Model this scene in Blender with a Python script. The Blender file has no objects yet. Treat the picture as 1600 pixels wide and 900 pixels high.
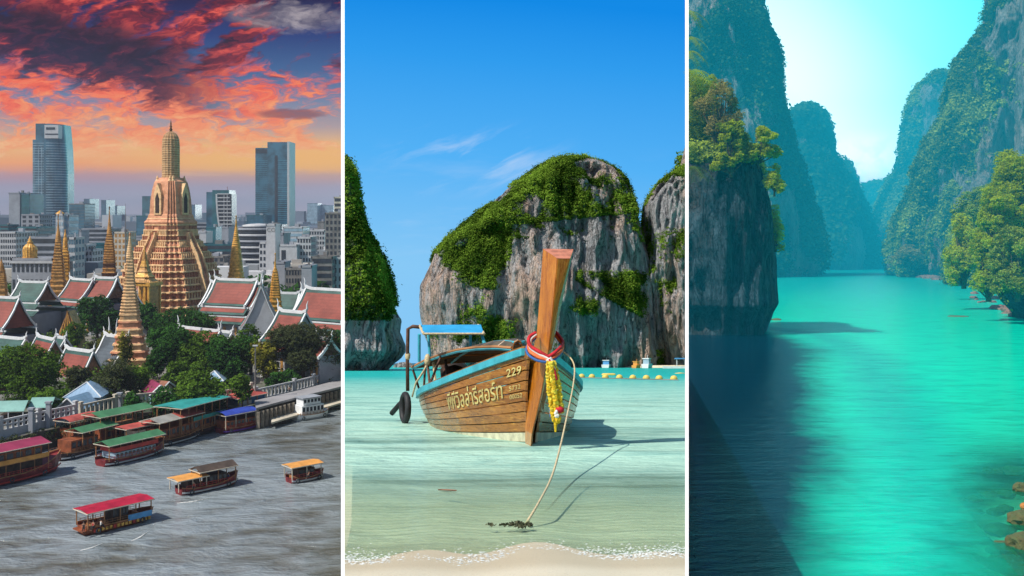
import bpy, bmesh, math, random
import numpy as np
from mathutils import Vector, Matrix, noise as mnoise

SC = bpy.context.scene
R = math.radians
# ------------------------------------------------------------------ camera
# One level camera, 50 m above the river. Eye level stands at photo row 330.
# The three places are three real sectors round it; the bay and the lagoon lie on gently
# tilted ground so that each keeps its own true perspective.
CAMZ = 50.0
cam_d = bpy.data.cameras.new('camera'); cam = bpy.data.objects.new('camera', cam_d)
SC.collection.objects.link(cam); SC.camera = cam
cam.location = (0, 0, CAMZ); cam.rotation_euler = (R(90), 0, 0)
cam_d.lens = 36; cam_d.sensor_width = 36; cam_d.shift_y = -0.075
cam_d.clip_start = 0.1; cam_d.clip_end = 30000
# ------------------------------------------------------------------ sun, exposure
SUN = Vector((-0.52, -0.32, 0.79)).normalized()
sl = bpy.data.lights.new('sun', 'SUN'); sl.energy = 4.6; sl.angle = R(0.55); sl.color = (1.0, 0.94, 0.84)
so = bpy.data.objects.new('sun', sl); SC.collection.objects.link(so)
so.rotation_euler = SUN.to_track_quat('Z', 'Y').to_euler()
SC.view_settings.view_transform = 'Standard'; SC.view_settings.look = 'None'
SC.view_settings.exposure = 0.0; SC.view_settings.gamma = 1
SC.cycles.max_bounces = 6; SC.cycles.diffuse_bounces = 2; SC.cycles.glossy_bounces = 3
SC.cycles.transparent_max_bounces = 8; SC.cycles.volume_bounces = 0; SC.cycles.transmission_bounces = 3
SC.cycles.caustics_reflective = False; SC.cycles.caustics_refractive = False
B1, B2 = (535.6-800)/1600, (1073.2-800)/1600         # tangents of the two sector boundaries

# ------------------------------------------------------------------ node expressions
class NX:
    """a node socket with arithmetic"""
    def __init__(s, t, sock): s.t = t; s.s = sock
    def _m(s, op, *a, clamp=False):
        n = s.t.nodes.new('ShaderNodeMath'); n.operation = op; n.use_clamp = clamp
        for i, v in enumerate((s,)+a):
            if isinstance(v, NX): s.t.links.new(v.s, n.inputs[i])
            else: n.inputs[i].default_value = v
        return NX(s.t, n.outputs[0])
    def __add__(s, o): return s._m('ADD', o)
    __radd__ = __add__
    def __sub__(s, o): return s._m('SUBTRACT', o)
    def __rsub__(s, o): return (s*-1)._m('ADD', o)
    def __mul__(s, o): return s._m('MULTIPLY', o)
    __rmul__ = __mul__
    def __truediv__(s, o): return s._m('DIVIDE', o)
    def abs(s): return s._m('ABSOLUTE')
    def pow(s, e): return s._m('POWER', e)
    def max(s, o): return s._m('MAXIMUM', o)
    def min(s, o): return s._m('MINIMUM', o)
    def gt(s, o): return s._m('GREATER_THAN', o)
    def sm(s, a, b, lo=0.0, hi=1.0):
        n = s.t.nodes.new('ShaderNodeMapRange'); n.interpolation_type = 'SMOOTHSTEP'
        s.t.links.new(s.s, n.inputs['Value'])
        n.inputs['From Min'].default_value = a; n.inputs['From Max'].default_value = b
        n.inputs['To Min'].default_value = lo; n.inputs['To Max'].default_value = hi
        return NX(s.t, n.outputs[0])
class T:
    def __init__(s, tree): s.t = tree
    def n(s, typ): return s.t.nodes.new(typ)
    def link(s, a, b): s.t.links.new(a.s if isinstance(a, NX) else a, b)
    def xyz(s, vec):
        n = s.n('ShaderNodeSeparateXYZ'); s.link(vec, n.inputs[0]); return [NX(s.t, o) for o in n.outputs]
    def vec(s, *c):
        n = s.n('ShaderNodeCombineXYZ')
        for i, v in enumerate(c):
            if isinstance(v, NX): s.link(v, n.inputs[i])
            else: n.inputs[i].default_value = v
        return NX(s.t, n.outputs[0])
    def noise(s, v, scale=1, detail=4, rough=.55, dist=0, color=False):
        n = s.n('ShaderNodeTexNoise'); s.link(v, n.inputs['Vector'])
        n.inputs['Scale'].default_value = scale; n.inputs['Detail'].default_value = detail
        n.inputs['Roughness'].default_value = rough; n.inputs['Distortion'].default_value = dist
        return NX(s.t, n.outputs['Color' if color else 'Fac'])
    def ramp(s, f, stops, interp='LINEAR'):
        n = s.n('ShaderNodeValToRGB'); s.link(f, n.inputs[0]); cr = n.color_ramp; cr.interpolation = interp
        while len(cr.elements) < len(stops): cr.elements.new(.5)
        for e, (p, c) in zip(cr.elements, stops): e.position = p; e.color = (*c, 1)
        return NX(s.t, n.outputs[0])
    def mix(s, a, b, f, mode='MIX'):
        n = s.n('ShaderNodeMix'); n.data_type = 'RGBA'; n.blend_type = mode
        for v, k in ((f, 0), (a, 6), (b, 7)):
            if isinstance(v, NX): s.link(v, n.inputs[k])
            elif k == 0: n.inputs[0].default_value = v
            else: n.inputs[k].default_value = (*v, 1)
        return NX(s.t, n.outputs[2])
    def mapping(s, v, scale=(1, 1, 1), rot=(0, 0, 0), loc=(0, 0, 0)):
        n = s.n('ShaderNodeMapping'); s.link(v, n.inputs[0])
        n.inputs['Scale'].default_value = scale; n.inputs['Rotation'].default_value = rot; n.inputs['Location'].default_value = loc
        return NX(s.t, n.outputs[0])
    def bump(s, h, strength=.3, dist=1.0):
        n = s.n('ShaderNodeBump'); s.link(h, n.inputs['Height']); n.inputs['Strength'].default_value = strength
        n.inputs['Distance'].default_value = dist; return NX(s.t, n.outputs[0])
def C(r, g, b):
    return tuple(((c/255+.055)/1.055)**2.4 if c > 10 else c/255/12.92 for c in (r, g, b))

# ------------------------------------------------------------------ sky
world = bpy.data.worlds.new('World'); SC.world = world; world.use_nodes = True
world.cycles.sampling_method = 'MANUAL'; world.cycles.sample_map_resolution = 512
def build_sky():
    nt = world.node_tree; nt.nodes.clear(); t = T(nt)
    tc = t.n('ShaderNodeTexCoord'); x, y, z = t.xyz(tc.outputs['Generated'])
    hyp = (x*x+y*y)._m('SQRT').max(1e-4)
    az = x._m('ARCTAN2', y)
    azc = az.max(-.95).min(.95)
    u = azc._m('TANGENT'); w = z/(hyp*azc._m('COSINE')).max(.05)
    w = w.max(-.05).min(1.6)
    px = u*1600+800; py = 330-w*1600
    # --- sunset over the river city
    g = t.ramp(py/330, [(0, C(30, 26, 74)), (.16, C(36, 58, 120)), (.33, C(62, 100, 150)), (.47, C(112, 132, 165)), (.6, C(178, 158, 160)),
                        (.69, C(246, 190, 120)), (.77, C(255, 168, 96)), (.84, C(214, 146, 138)), (.88, C(180, 166, 184)), (.94, C(200, 192, 208)), (1, C(222, 200, 208))])
    warm = ((px-330)/150).sm(-1.6, .4)*((py-255)/45).abs().sm(1, 0)
    g = t.mix(g, C(255, 196, 96), warm*.75)
    v1 = t.vec(px*.0048+py*-.0012, py*.0135+px*.0012, 3.1)
    wv = t.noise(v1, 2.2, 3, .6, color=True)
    wx, wy, _ = t.xyz(wv)
    def warped(ax, ay, k, zz, tilt=.0):
        return t.vec(px*ax+wx*k, (py+px*tilt)*ay+wy*k, zz)
    nA = t.noise(warped(.008, .02, 1.0, 1.3, -.12), 1.7, 8, .62)
    nB = t.noise(warped(.008, .022, 1.1, 7.7, .1), 3.4, 8, .65)
    nC = t.noise(warped(.006, .013, .9, 4.2, .5), 1.6, 7, .6)
    # coral clouds in the middle
    bandm = (py/330).sm(.20, .36)*(1-(py/330).sm(.68, .82))
    mA = (nA*.75+nB*.40+bandm*.20-(px/533).sm(.6, 1)*.07).sm(.66, .80)*bandm
    colA = t.ramp((nB*.8+(py/330)*.9-.25), [(0, C(90, 30, 50)), (.33, C(206, 58, 48)), (.52, C(250, 104, 66)), (.74, C(255, 160, 100)), (1, C(255, 214, 150))])
    g = t.mix(g, colA, mA*.95)
    # thin orange streaks low down
    nS = t.noise(t.vec(px*.004+wx*.3, py*.045, 9.1), 2.0, 5, .55)
    g = t.mix(g, C(255, 190, 120), nS.sm(.56, .7)*((py-262)/34).abs().sm(1, .2)*.7)
    # red and dark clouds at the top
    topm = 1-((py-px*.10)/330).sm(.12, .40)
    mC = (nC*.9+topm*.17-((px-480)/110).abs().sm(1, 0)*.10).sm(.54, .66)*topm.sm(0.02, .35)
    colC = t.ramp(nB*.95+nC*.35-.12, [(0, C(18, 10, 22)), (.40, C(44, 16, 40)), (.53, C(128, 32, 46)), (.66, C(222, 80, 66)), (.84, C(250, 140, 110)), (1, C(255, 190, 170))])
    g = t.mix(g, colC, mC*.96)
    # long dark bank running down from the corner
    d = (py-(52+px*.24)+(nC-.5)*110+(nB-.5)*70)/46
    mD = d.abs().sm(1.35, .55)*(1-((px-260)/140).sm(-.2, 1))
    colD = t.ramp(nB*1.2+d*.22-.1, [(0, C(16, 12, 28)), (.45, C(34, 20, 48)), (.68, C(74, 28, 56)), (.88, C(190, 60, 60)), (1, C(245, 110, 80))])
    g = t.mix(g, colD, mD*.95)
    # grey white cloud near the top
    e = ((px-450)/100)*((px-450)/100)+((py-26-(px-450)*.05+(nB-.5)*40)/24)*((py-26-(px-450)*.05+(nB-.5)*40)/24)
    g = t.mix(g, t.mix(C(90, 84, 104), C(200, 188, 190), (nA*.8+nB*.2).sm(.36, .66)), e.sm(1.3, .1)*.75)
    # dark streak right of the spire
    e2 = ((px-455)/62)*((px-455)/62)+((py-178-(nB-.5)*14)/9)*((py-178-(nB-.5)*14)/9)
    g = t.mix(g, C(140, 80, 84), e2.sm(1.1, .3)*.8)
    # mauve haze bank above the skyline
    hb = (py+(nB-.5)*10+(nA-.5)*18).sm(262, 276)*(1-((py-325)/30).sm(-.6, 1))
    g = t.mix(g, C(160, 152, 176), hb*.45)
    # --- blue sky over the bay
    b = t.ramp((py+(px-800)*-.08)/600, [(0, C(20, 138, 230)), (.16, C(48, 156, 238)), (.42, C(84, 178, 246)), (.7, C(134, 200, 246)), (1, C(170, 215, 242))])
    nb = t.noise(t.vec(px*.006+py*.004, py*.018+px*.006, 2.2), 1.5, 7, .6, .4)
    nb2 = t.noise(t.vec(px*.004, py*.02, 5.2), 1.2, 5, .6)
    mb = nb.sm(.46, .72)*((py-250)/70).abs().sm(1, 0)*((px-740)/150).abs().sm(1.2, .1)*.5 + nb2.sm(.5, .8)*((py-330)/130).abs().sm(1, 0)*.22
    b = t.mix(b, C(225, 232, 246), mb)
    # --- bright cyan sky over the lagoon
    c = t.ramp(((px-1200)/400)*.55+(330-py)/330*.5, [(0, C(250, 255, 255)), (.35, C(226, 255, 255)), (.7, C(150, 246, 252)), (1, C(100, 236, 248))])
    nc = t.noise(t.vec(px*.01, py*.014, 8.2), 1.6, 6, .6, .3)
    c = t.mix(c, C(255, 246, 248), nc.sm(.42, .6)*((py-255)/60).abs().sm(1, .2)*((px-1345)/70).abs().sm(1, .2)*.9)
    cc_ = t.n('ShaderNodeVectorMath'); cc_.operation = 'SCALE'; t.link(c, cc_.inputs[0]); t.link(((px-1270)/260).abs().sm(1, 0)*((py-230)/420).abs().sm(1, 0)*1.5+((py-300)/150).abs().sm(1, 0)*2.6+1.0+((px-1300)/620).abs().sm(1, .5)*1.1, cc_.inputs['Scale']); c = NX(nt, cc_.outputs[0])
    # above the frame everything settles to its own even tone
    up = (w/1.0).sm(.25, 1.0)
    g = t.mix(g, C(70, 86, 140), up); b = t.mix(b, C(20, 120, 215), up); c = t.mix(c, C(150, 225, 245), up)
    sel1 = az.gt(math.atan(B1)); sel2 = az.gt(math.atan(B2))
    col = t.mix(t.mix(g, b, sel1), c, sel2)
    sky = t.n('ShaderNodeTexSky'); sky.sky_type = 'NISHITA'; sky.sun_disc = False
    sky.sun_elevation = math.asin(SUN.z); sky.sun_rotation = math.atan2(SUN.x, SUN.y)
    bg0 = t.n('ShaderNodeBackground'); t.link(sky.outputs[0], bg0.inputs[0]); bg0.inputs[1].default_value = .11
    bg1 = t.n('ShaderNodeBackground'); t.link(col, bg1.inputs[0]); bg1.inputs[1].default_value = 1.0
    ms = t.n('ShaderNodeMixShader'); back = az.abs().sm(.7, 1.2).max((w/1.0).sm(.35, 1.4))
    t.link(back, ms.inputs[0]); t.link(bg1.outputs[0], ms.inputs[1]); t.link(bg0.outputs[0], ms.inputs[2])
    out = t.n('ShaderNodeOutputWorld'); t.link(ms.outputs[0], out.inputs[0])
build_sky()

# ------------------------------------------------------------------ materials
MATS = {}
def mat(name, col, rough=.7, var=.12, vs=.5, bump=0, bs=2.0, metal=0, spec=.35, stretch=(1, 1, 1), col2=None, attr=None, dirt=0, stripes=None):
    """plain surface: colour with noise variation, second colour patches, fine relief, grime, ribs"""
    if name in MATS: return MATS[name]
    m = bpy.data.materials.new(name); m.use_nodes = True; MATS[name] = m
    nt = m.node_tree; t = T(nt); p = nt.nodes['Principled BSDF']
    tc = t.n('ShaderNodeTexCoord'); v = t.mapping(tc.outputs['Object'], stretch)
    n1 = t.noise(v, vs, 5, .6); c2 = col2 or tuple(c*(1-var*2.2) for c in col); c1 = tuple(min(1, c*(1+var)) for c in col)
    c = t.mix(c1, c2, n1.sm(.35, .7))
    if attr:
        a = t.n('ShaderNodeAttribute'); a.attribute_name = attr
        c = t.mix(c, (1, 1, 1), 0.0); mm = t.mix(c, NX(nt, a.outputs['Color']), 1.0, 'MULTIPLY'); c = mm
    if dirt:
        n2 = t.noise(v, vs*5, 6, .7); c = t.mix(c, tuple(k*.45 for k in col), n2.sm(.5, .75)*dirt)
    if stripes:
        ax, per, amt = stripes
        q = t.xyz(tc.outputs['Object'])[ax]; s = ((q/per)._m('FRACT')).gt(.72)
        c = t.mix(c, tuple(k*.5 for k in col), s*amt)
    t.link(c, p.inputs['Base Color']); p.inputs['Roughness'].default_value = rough
    p.inputs['Metallic'].default_value = metal; p.inputs['Specular IOR Level'].default_value = spec
    if bump:
        nb = t.noise(v, bs, 5, .65); t.link(t.bump(nb, bump, .3), p.inputs['Normal'])
    return m
def leaf_mat(name, dark, light, trans=.35):
    if name in MATS: return MATS[name]
    m = bpy.data.materials.new(name); m.use_nodes = True; MATS[name] = m
    nt = m.node_tree; nt.nodes.clear(); t = T(nt)
    a = t.n('ShaderNodeAttribute'); a.attribute_name = 'tint'
    c = t.ramp(NX(nt, a.outputs['Fac']), [(0, dark), (.5, tuple((a_+b_)*.45 for a_, b_ in zip(dark, light))), (1, light)])
    d = t.n('ShaderNodeBsdfDiffuse'); t.link(c, d.inputs[0])
    tr = t.n('ShaderNodeBsdfTranslucent'); t.link(c, tr.inputs[0])
    ms = t.n('ShaderNodeMixShader'); ms.inputs[0].default_value = trans
    t.link(d.outputs[0], ms.inputs[1]); t.link(tr.outputs[0], ms.inputs[2])
    o = t.n('ShaderNodeOutputMaterial'); t.link(ms.outputs[0], o.inputs[0]); return m

# ------------------------------------------------------------------ frames: three places round the camera
class Frame:
    def __init__(s, idx, hrow, h):
        s.i = idx; s.th = math.atan((hrow-330)/1600); s.h = h
        s.M = Matrix.Translation((0, 0, CAMZ)) @ Matrix.Rotation(-s.th, 4, 'X') @ Matrix.Translation((0, 0, -h))
        s.Ri = Matrix.Rotation(s.th, 3, 'X')
        s.tops = []
    def ray(s, px, py):
        d = s.Ri @ Vector(((px-800)/1600, 1, (330-py)/1600)); return d/d.y
    def at(s, px, py, Y):
        d = s.ray(px, py); return Vector((d.x*Y, Y, s.h+d.z*Y))
    def g(s, px, py, z=0.0):
        d = s.ray(px, py); k = (z-s.h)/d.z; return Vector((d.x*k, k, z))
    def px(s, p):                      # point -> photo pixel (modelling aid)
        q = s.M @ Vector(p); return 800+1600*q.x/q.y, 330-1600*(q.z-CAMZ)/q.y
W1 = Frame(1, 330, CAMZ); W2 = Frame(2, 567, 1.3); W3 = Frame(3, 411, 15.0)
CUR = W1
def link(o): SC.collection.objects.link(o); return o
def tag(o, label=None, cat=None, group=None, kind=None):
    if label: o['label'] = label
    if cat: o['category'] = cat
    if group: o['group'] = group
    if kind: o['kind'] = kind
    if o.parent is None and o not in CUR.tops: CUR.tops.append(o)
    return o
def thing(name, loc, rz, label, cat, group=None):
    o = link(bpy.data.objects.new(name, None)); o.empty_display_size = .1
    o.location = loc; o.rotation_euler = (0, 0, rz); CUR.tops.append(o)
    return tag(o, label, cat, group)
def raw(name, V, F, m, parent=None, smooth=False, tint=None, kind=None):
    me = bpy.data.meshes.new(name)
    if isinstance(V, np.ndarray):
        nq = F.shape[1]; me.vertices.add(len(V)); me.vertices.foreach_set('co', V.astype(np.float32).ravel())
        me.loops.add(F.size); me.polygons.add(len(F)); me.loops.foreach_set('vertex_index', F.astype(np.int32).ravel())
        me.polygons.foreach_set('loop_start', np.arange(0, F.size, nq, dtype=np.int32))
        me.polygons.foreach_set('loop_total', np.full(len(F), nq, dtype=np.int32)); me.update(calc_edges=True)
    else:
        me.from_pydata(V, [], F); me.update()
    ms = m if isinstance(m, (list, tuple)) else [m]
    for k in ms: me.materials.append(k)
    if smooth: me.polygons.foreach_set('use_smooth', [True]*len(me.polygons))
    if tint is not None:
        a = me.attributes.new('tint', 'FLOAT', 'FACE'); a.data.foreach_set('value', np.asarray(tint, dtype=np.float32))
    o = link(bpy.data.objects.new(name, me)); o.parent = parent
    if parent is None: CUR.tops.append(o)
    if kind: o['kind'] = kind
    return o
class MB:
    """collects shapes into one mesh"""
    def __init__(s): s.v = []; s.f = []; s.m = []; s.k = 0
    def add(s, V, F, k=None):
        n = len(s.v); s.v += [tuple(p) for p in V]; s.f += [tuple(i+n for i in f) for f in F]; s.m += [s.k if k is None else k]*len(F); return s
    def box(s, x0, x1, y0, y1, z0, z1, k=None):
        return s.add([(x0, y0, z0), (x1, y0, z0), (x1, y1, z0), (x0, y1, z0), (x0, y0, z1), (x1, y0, z1), (x1, y1, z1), (x0, y1, z1)],
                     [(0, 3, 2, 1), (4, 5, 6, 7), (0, 1, 5, 4), (1, 2, 6, 5), (2, 3, 7, 6), (3, 0, 4, 7)], k)
    def hexa(s, P, k=None):            # 4 bottom, 4 top points
        return s.add(P, [(0, 3, 2, 1), (4, 5, 6, 7), (0, 1, 5, 4), (1, 2, 6, 5), (2, 3, 7, 6), (3, 0, 4, 7)], k)
    def slab(s, P, th, k=None):        # quad P given thickness th along its normal (both faces real)
        P = [Vector(p) for p in P]; n = (P[1]-P[0]).cross(P[2]-P[0]).normalized()*th
        m = len(P); b = [p-n for p in P]
        F = [tuple(range(m)), tuple(range(2*m-1, m-1, -1))]+[(i, (i+1) % m, m+(i+1) % m, m+i)[::-1] for i in range(m)]
        return s.add(P+b, F, k)
    def loft(s, rings, cap=True, k=None, closed=True):
        n = len(rings[0]); V = [p for r in rings for p in r]; F = []
        for i in range(len(rings)-1):
            for j in range(n if closed else n-1):
                a = i*n+j; b = i*n+(j+1) % n; F.append((a, b, b+n, a+n))
        if cap and closed: F.append(tuple(range(n-1, -1, -1))); F.append(tuple((len(rings)-1)*n+j for j in range(n)))
        return s.add(V, F, k)
    def tube(s, pts, r, n=6, k=None):
        pts = [Vector(p) for p in pts]; rs = r if isinstance(r, (list, tuple)) else [r]*len(pts); rings = []
        for i, p in enumerate(pts):
            d = (pts[min(i+1, len(pts)-1)]-pts[max(i-1, 0)]).normalized(); a = d.orthogonal().normalized() if abs(d.z) > .9 else d.cross(Vector((0, 0, 1))).normalized()
            if abs(d.z) > .9: a = (Vector((1, 0, 0))-d*d.x).normalized()
            b = d.cross(a); rings.append([p+(a*math.cos(q)+b*math.sin(q))*rs[i] for q in [2*math.pi*j/n for j in range(n)]])
        return s.loft(rings, k=k)
    def lathe(s, prof, n=16, c=(0, 0), k=None, shape=None, rot=0):
        rings = []
        for r, z in prof:
            ring = []
            for j in range(n):
                q = 2*math.pi*j/n; f = shape[j % len(shape)] if shape else 1
                ring.append((c[0]+r*f*math.cos(q+rot), c[1]+r*f*math.sin(q+rot), z))
            rings.append(ring)
        return s.loft(rings, k=k)
    def poly(s, ring_xy, prof, c=(0, 0), rot=0, k=None):   # loft of a plan shape (unit) scaled by prof r, z
        ca, sa = math.cos(rot), math.sin(rot)
        return s.loft([[(c[0]+r*(x*ca-y*sa), c[1]+r*(x*sa+y*ca), z) for x, y in ring_xy] for r, z in prof], k=k)
    def build(s, name, m, parent=None, smooth=False, kind=None):
        o = raw(name, s.v, s.f, m, parent, smooth, kind=kind)
        if isinstance(m, (list, tuple)) and len(m) > 1: o.data.polygons.foreach_set('material_index', s.m)
        return o
def part(name, mb, m, parent, smooth=False, kind=None): return mb.build(name, m, parent, smooth, kind)
def copy_tree(o, parent=None):
    c = o.copy(); link(c); c.parent = parent
    if parent is None: CUR.tops.append(c)
    for ch in list(o.children): copy_tree(ch, c)
    return c
def lerp(a, b, t): return a+(b-a)*t
def interp(x, xs, ys): return float(np.interp(x, xs, ys))
# redented square plan used by the stupas and the prang
def redent(a=1.0, d=.12, n=2):
    pts = []
    q = [(a, 0)]
    x, y = a, a-d*n
    quarter = [(x, y)]
    for i in range(n): x -= d; quarter.append((x, y)); y += d; quarter.append((x, y)) if i < n-1 else quarter.append((x, y))
    quarter = [(a, -(a-d*n))]+quarter
    out = []
    for k in range(4):
        c, s_ = [(1, 0), (0, 1), (-1, 0), (0, -1)][k]
        for (px_, py_) in quarter[1:]:
            out.append((px_*c-py_*s_, px_*s_+py_*c))
    return out
RED = redent(1.0, .11, 3)

# ------------------------------------------------------------------ foliage
def leaf_cloud(cen, rad, per, size, rng, tint=None, flat=.75, spread=.9):
    """many small leaf faces round clump centres -> verts, quads, tint"""
    cen = np.asarray(cen, float).reshape(-1, 3); N = len(cen); rad = np.broadcast_to(np.asarray(rad, float), (N,))
    sz = np.broadcast_to(np.asarray(size, float), (N,))
    ct = rng.uniform(.1, .9, N) if tint is None else np.broadcast_to(tint, (N,))
    d = rng.normal(size=(N, per, 3)); d /= np.linalg.norm(d, axis=2, keepdims=True); d[..., 2] = np.where(d[..., 2] < -.35, -d[..., 2], d[..., 2])
    r = rng.uniform(.45, 1, (N, per, 1))**.6
    off = d*r*rad[:, None, None]*spread; off[..., 2] *= flat
    P = cen[:, None, :]+off
    nrm = d+rng.normal(size=d.shape)*.55+np.array([0, 0, .35]); nrm /= np.linalg.norm(nrm, axis=2, keepdims=True)
    a = np.cross(nrm, rng.normal(size=nrm.shape)); a /= np.linalg.norm(a, axis=2, keepdims=True)+1e-9
    b = np.cross(nrm, a); s = sz[:, None, None]*rng.uniform(.55, 1.25, (N, per, 1))
    V = np.stack([P-a*s, P-b*s*.55, P+a*s, P+b*s*.55], axis=2).reshape(-1, 3)
    F = np.arange(len(V)).reshape(-1, 4)
    t = np.clip(ct[:, None]+rng.normal(size=(N, per))*.16+d[..., 2]*.12, 0, 1).ravel()
    return V, F, t
def crown(name, lumps, m, parent, rng, clump=.9, per=16, leaf=.35, dens=1.0, tint=None, kind=None):
    """lumps: (x,y,z,rx,ry,rz) ellipsoids whose skins carry leaf clumps, with gaps between"""
    cs = []; ts = []
    for L in lumps:
        x, y, z, rx, ry, rz = L[:6]; base = (L[6] if len(L) > 6 else rng.uniform(.25, .75)) if tint is None else tint+rng.uniform(-.15, .1)
        n = max(6, int(dens*7.5*(rx*ry+rx*rz+ry*rz)/3/(clump*clump)))
        d = rng.normal(size=(n, 3)); d /= np.linalg.norm(d, axis=1, keepdims=True)
        rr = rng.uniform(.55, 1.05, (n, 1)); p = d*rr*np.array([rx, ry, rz])+np.array([x, y, z])
        cs.append(p); ts.append(np.clip(base+rng.normal(size=n)*.13+d[:, 2]*.12, 0, 1))
    cs = np.concatenate(cs); ts = np.concatenate(ts)
    V, F, t = leaf_cloud(cs, clump*rng.uniform(.7, 1.3, len(cs)), per, leaf, rng, ts)
    return raw(name, V, F, m, parent, tint=t, kind=kind)
def tree(name, base, h, w, m, bark, label, cat='tree', group=None, seed=1, leaf=.35, clump=.9, per=14, nl=7, trunk=.35, dens=1.0, shape=1.0, tint=None, lean=(0, 0), ls=1.0):
    rng = np.random.default_rng(seed); o = thing(name, base, rng.uniform(0, 6), label, cat, group)
    mb = MB(); r0 = max(.12, h*.028)
    top = (lean[0], lean[1], h*.78)
    mb.tube([(0, 0, -.3), (lean[0]*.2+.1, lean[1]*.2, h*.2), (lean[0]*.6, lean[1]*.6, h*.5), top], [r0*1.3, r0, r0*.7, r0*.25], 7)
    lumps = []
    for i in range(nl):
        q = 2*math.pi*i/nl+rng.uniform(-.4, .4); rr = w*rng.uniform(.12 if ls < 1 else .2, .40 if ls < 1 else .36); zz = h*(trunk+(1-trunk)*rng.uniform(.1, .95 if ls < 1 else .74)); rr *= 1-max(0, zz/h-.7)*1.6
        c = (math.cos(q)*rr+lean[0]*.7, math.sin(q)*rr+lean[1]*.7, zz)
        s = rng.uniform(.75, 1.15); s *= ls; lumps.append((*c, w*.23*s, w*.23*s, h*(1-trunk)*.27*s*shape*(.8 if ls < 1 else 1)))
        st = (lean[0]*.4, lean[1]*.4, h*trunk*rng.uniform(.6, 1)); mb.tube([st, (lerp(st[0], c[0], .6), lerp(st[1], c[1], .6), lerp(st[2], c[2], .55)), c], [r0*.5, r0*.32, r0*.1], 5)
    if ls == 1.0: lumps.append((lean[0], lean[1], h*(trunk+(1-trunk)*.72), w*.27, w*.27, h*(1-trunk)*.28*shape))
    if ls == 1.0: lumps.append((0, 0, h*(trunk+(1-trunk)*.4), w*.33, w*.33, h*(1-trunk)*.3*shape, .2))
    part('trunk', mb, bark, o, True)
    crown('crown', lumps, m, o, rng, clump, per, leaf, dens, tint)
    return o

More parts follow.
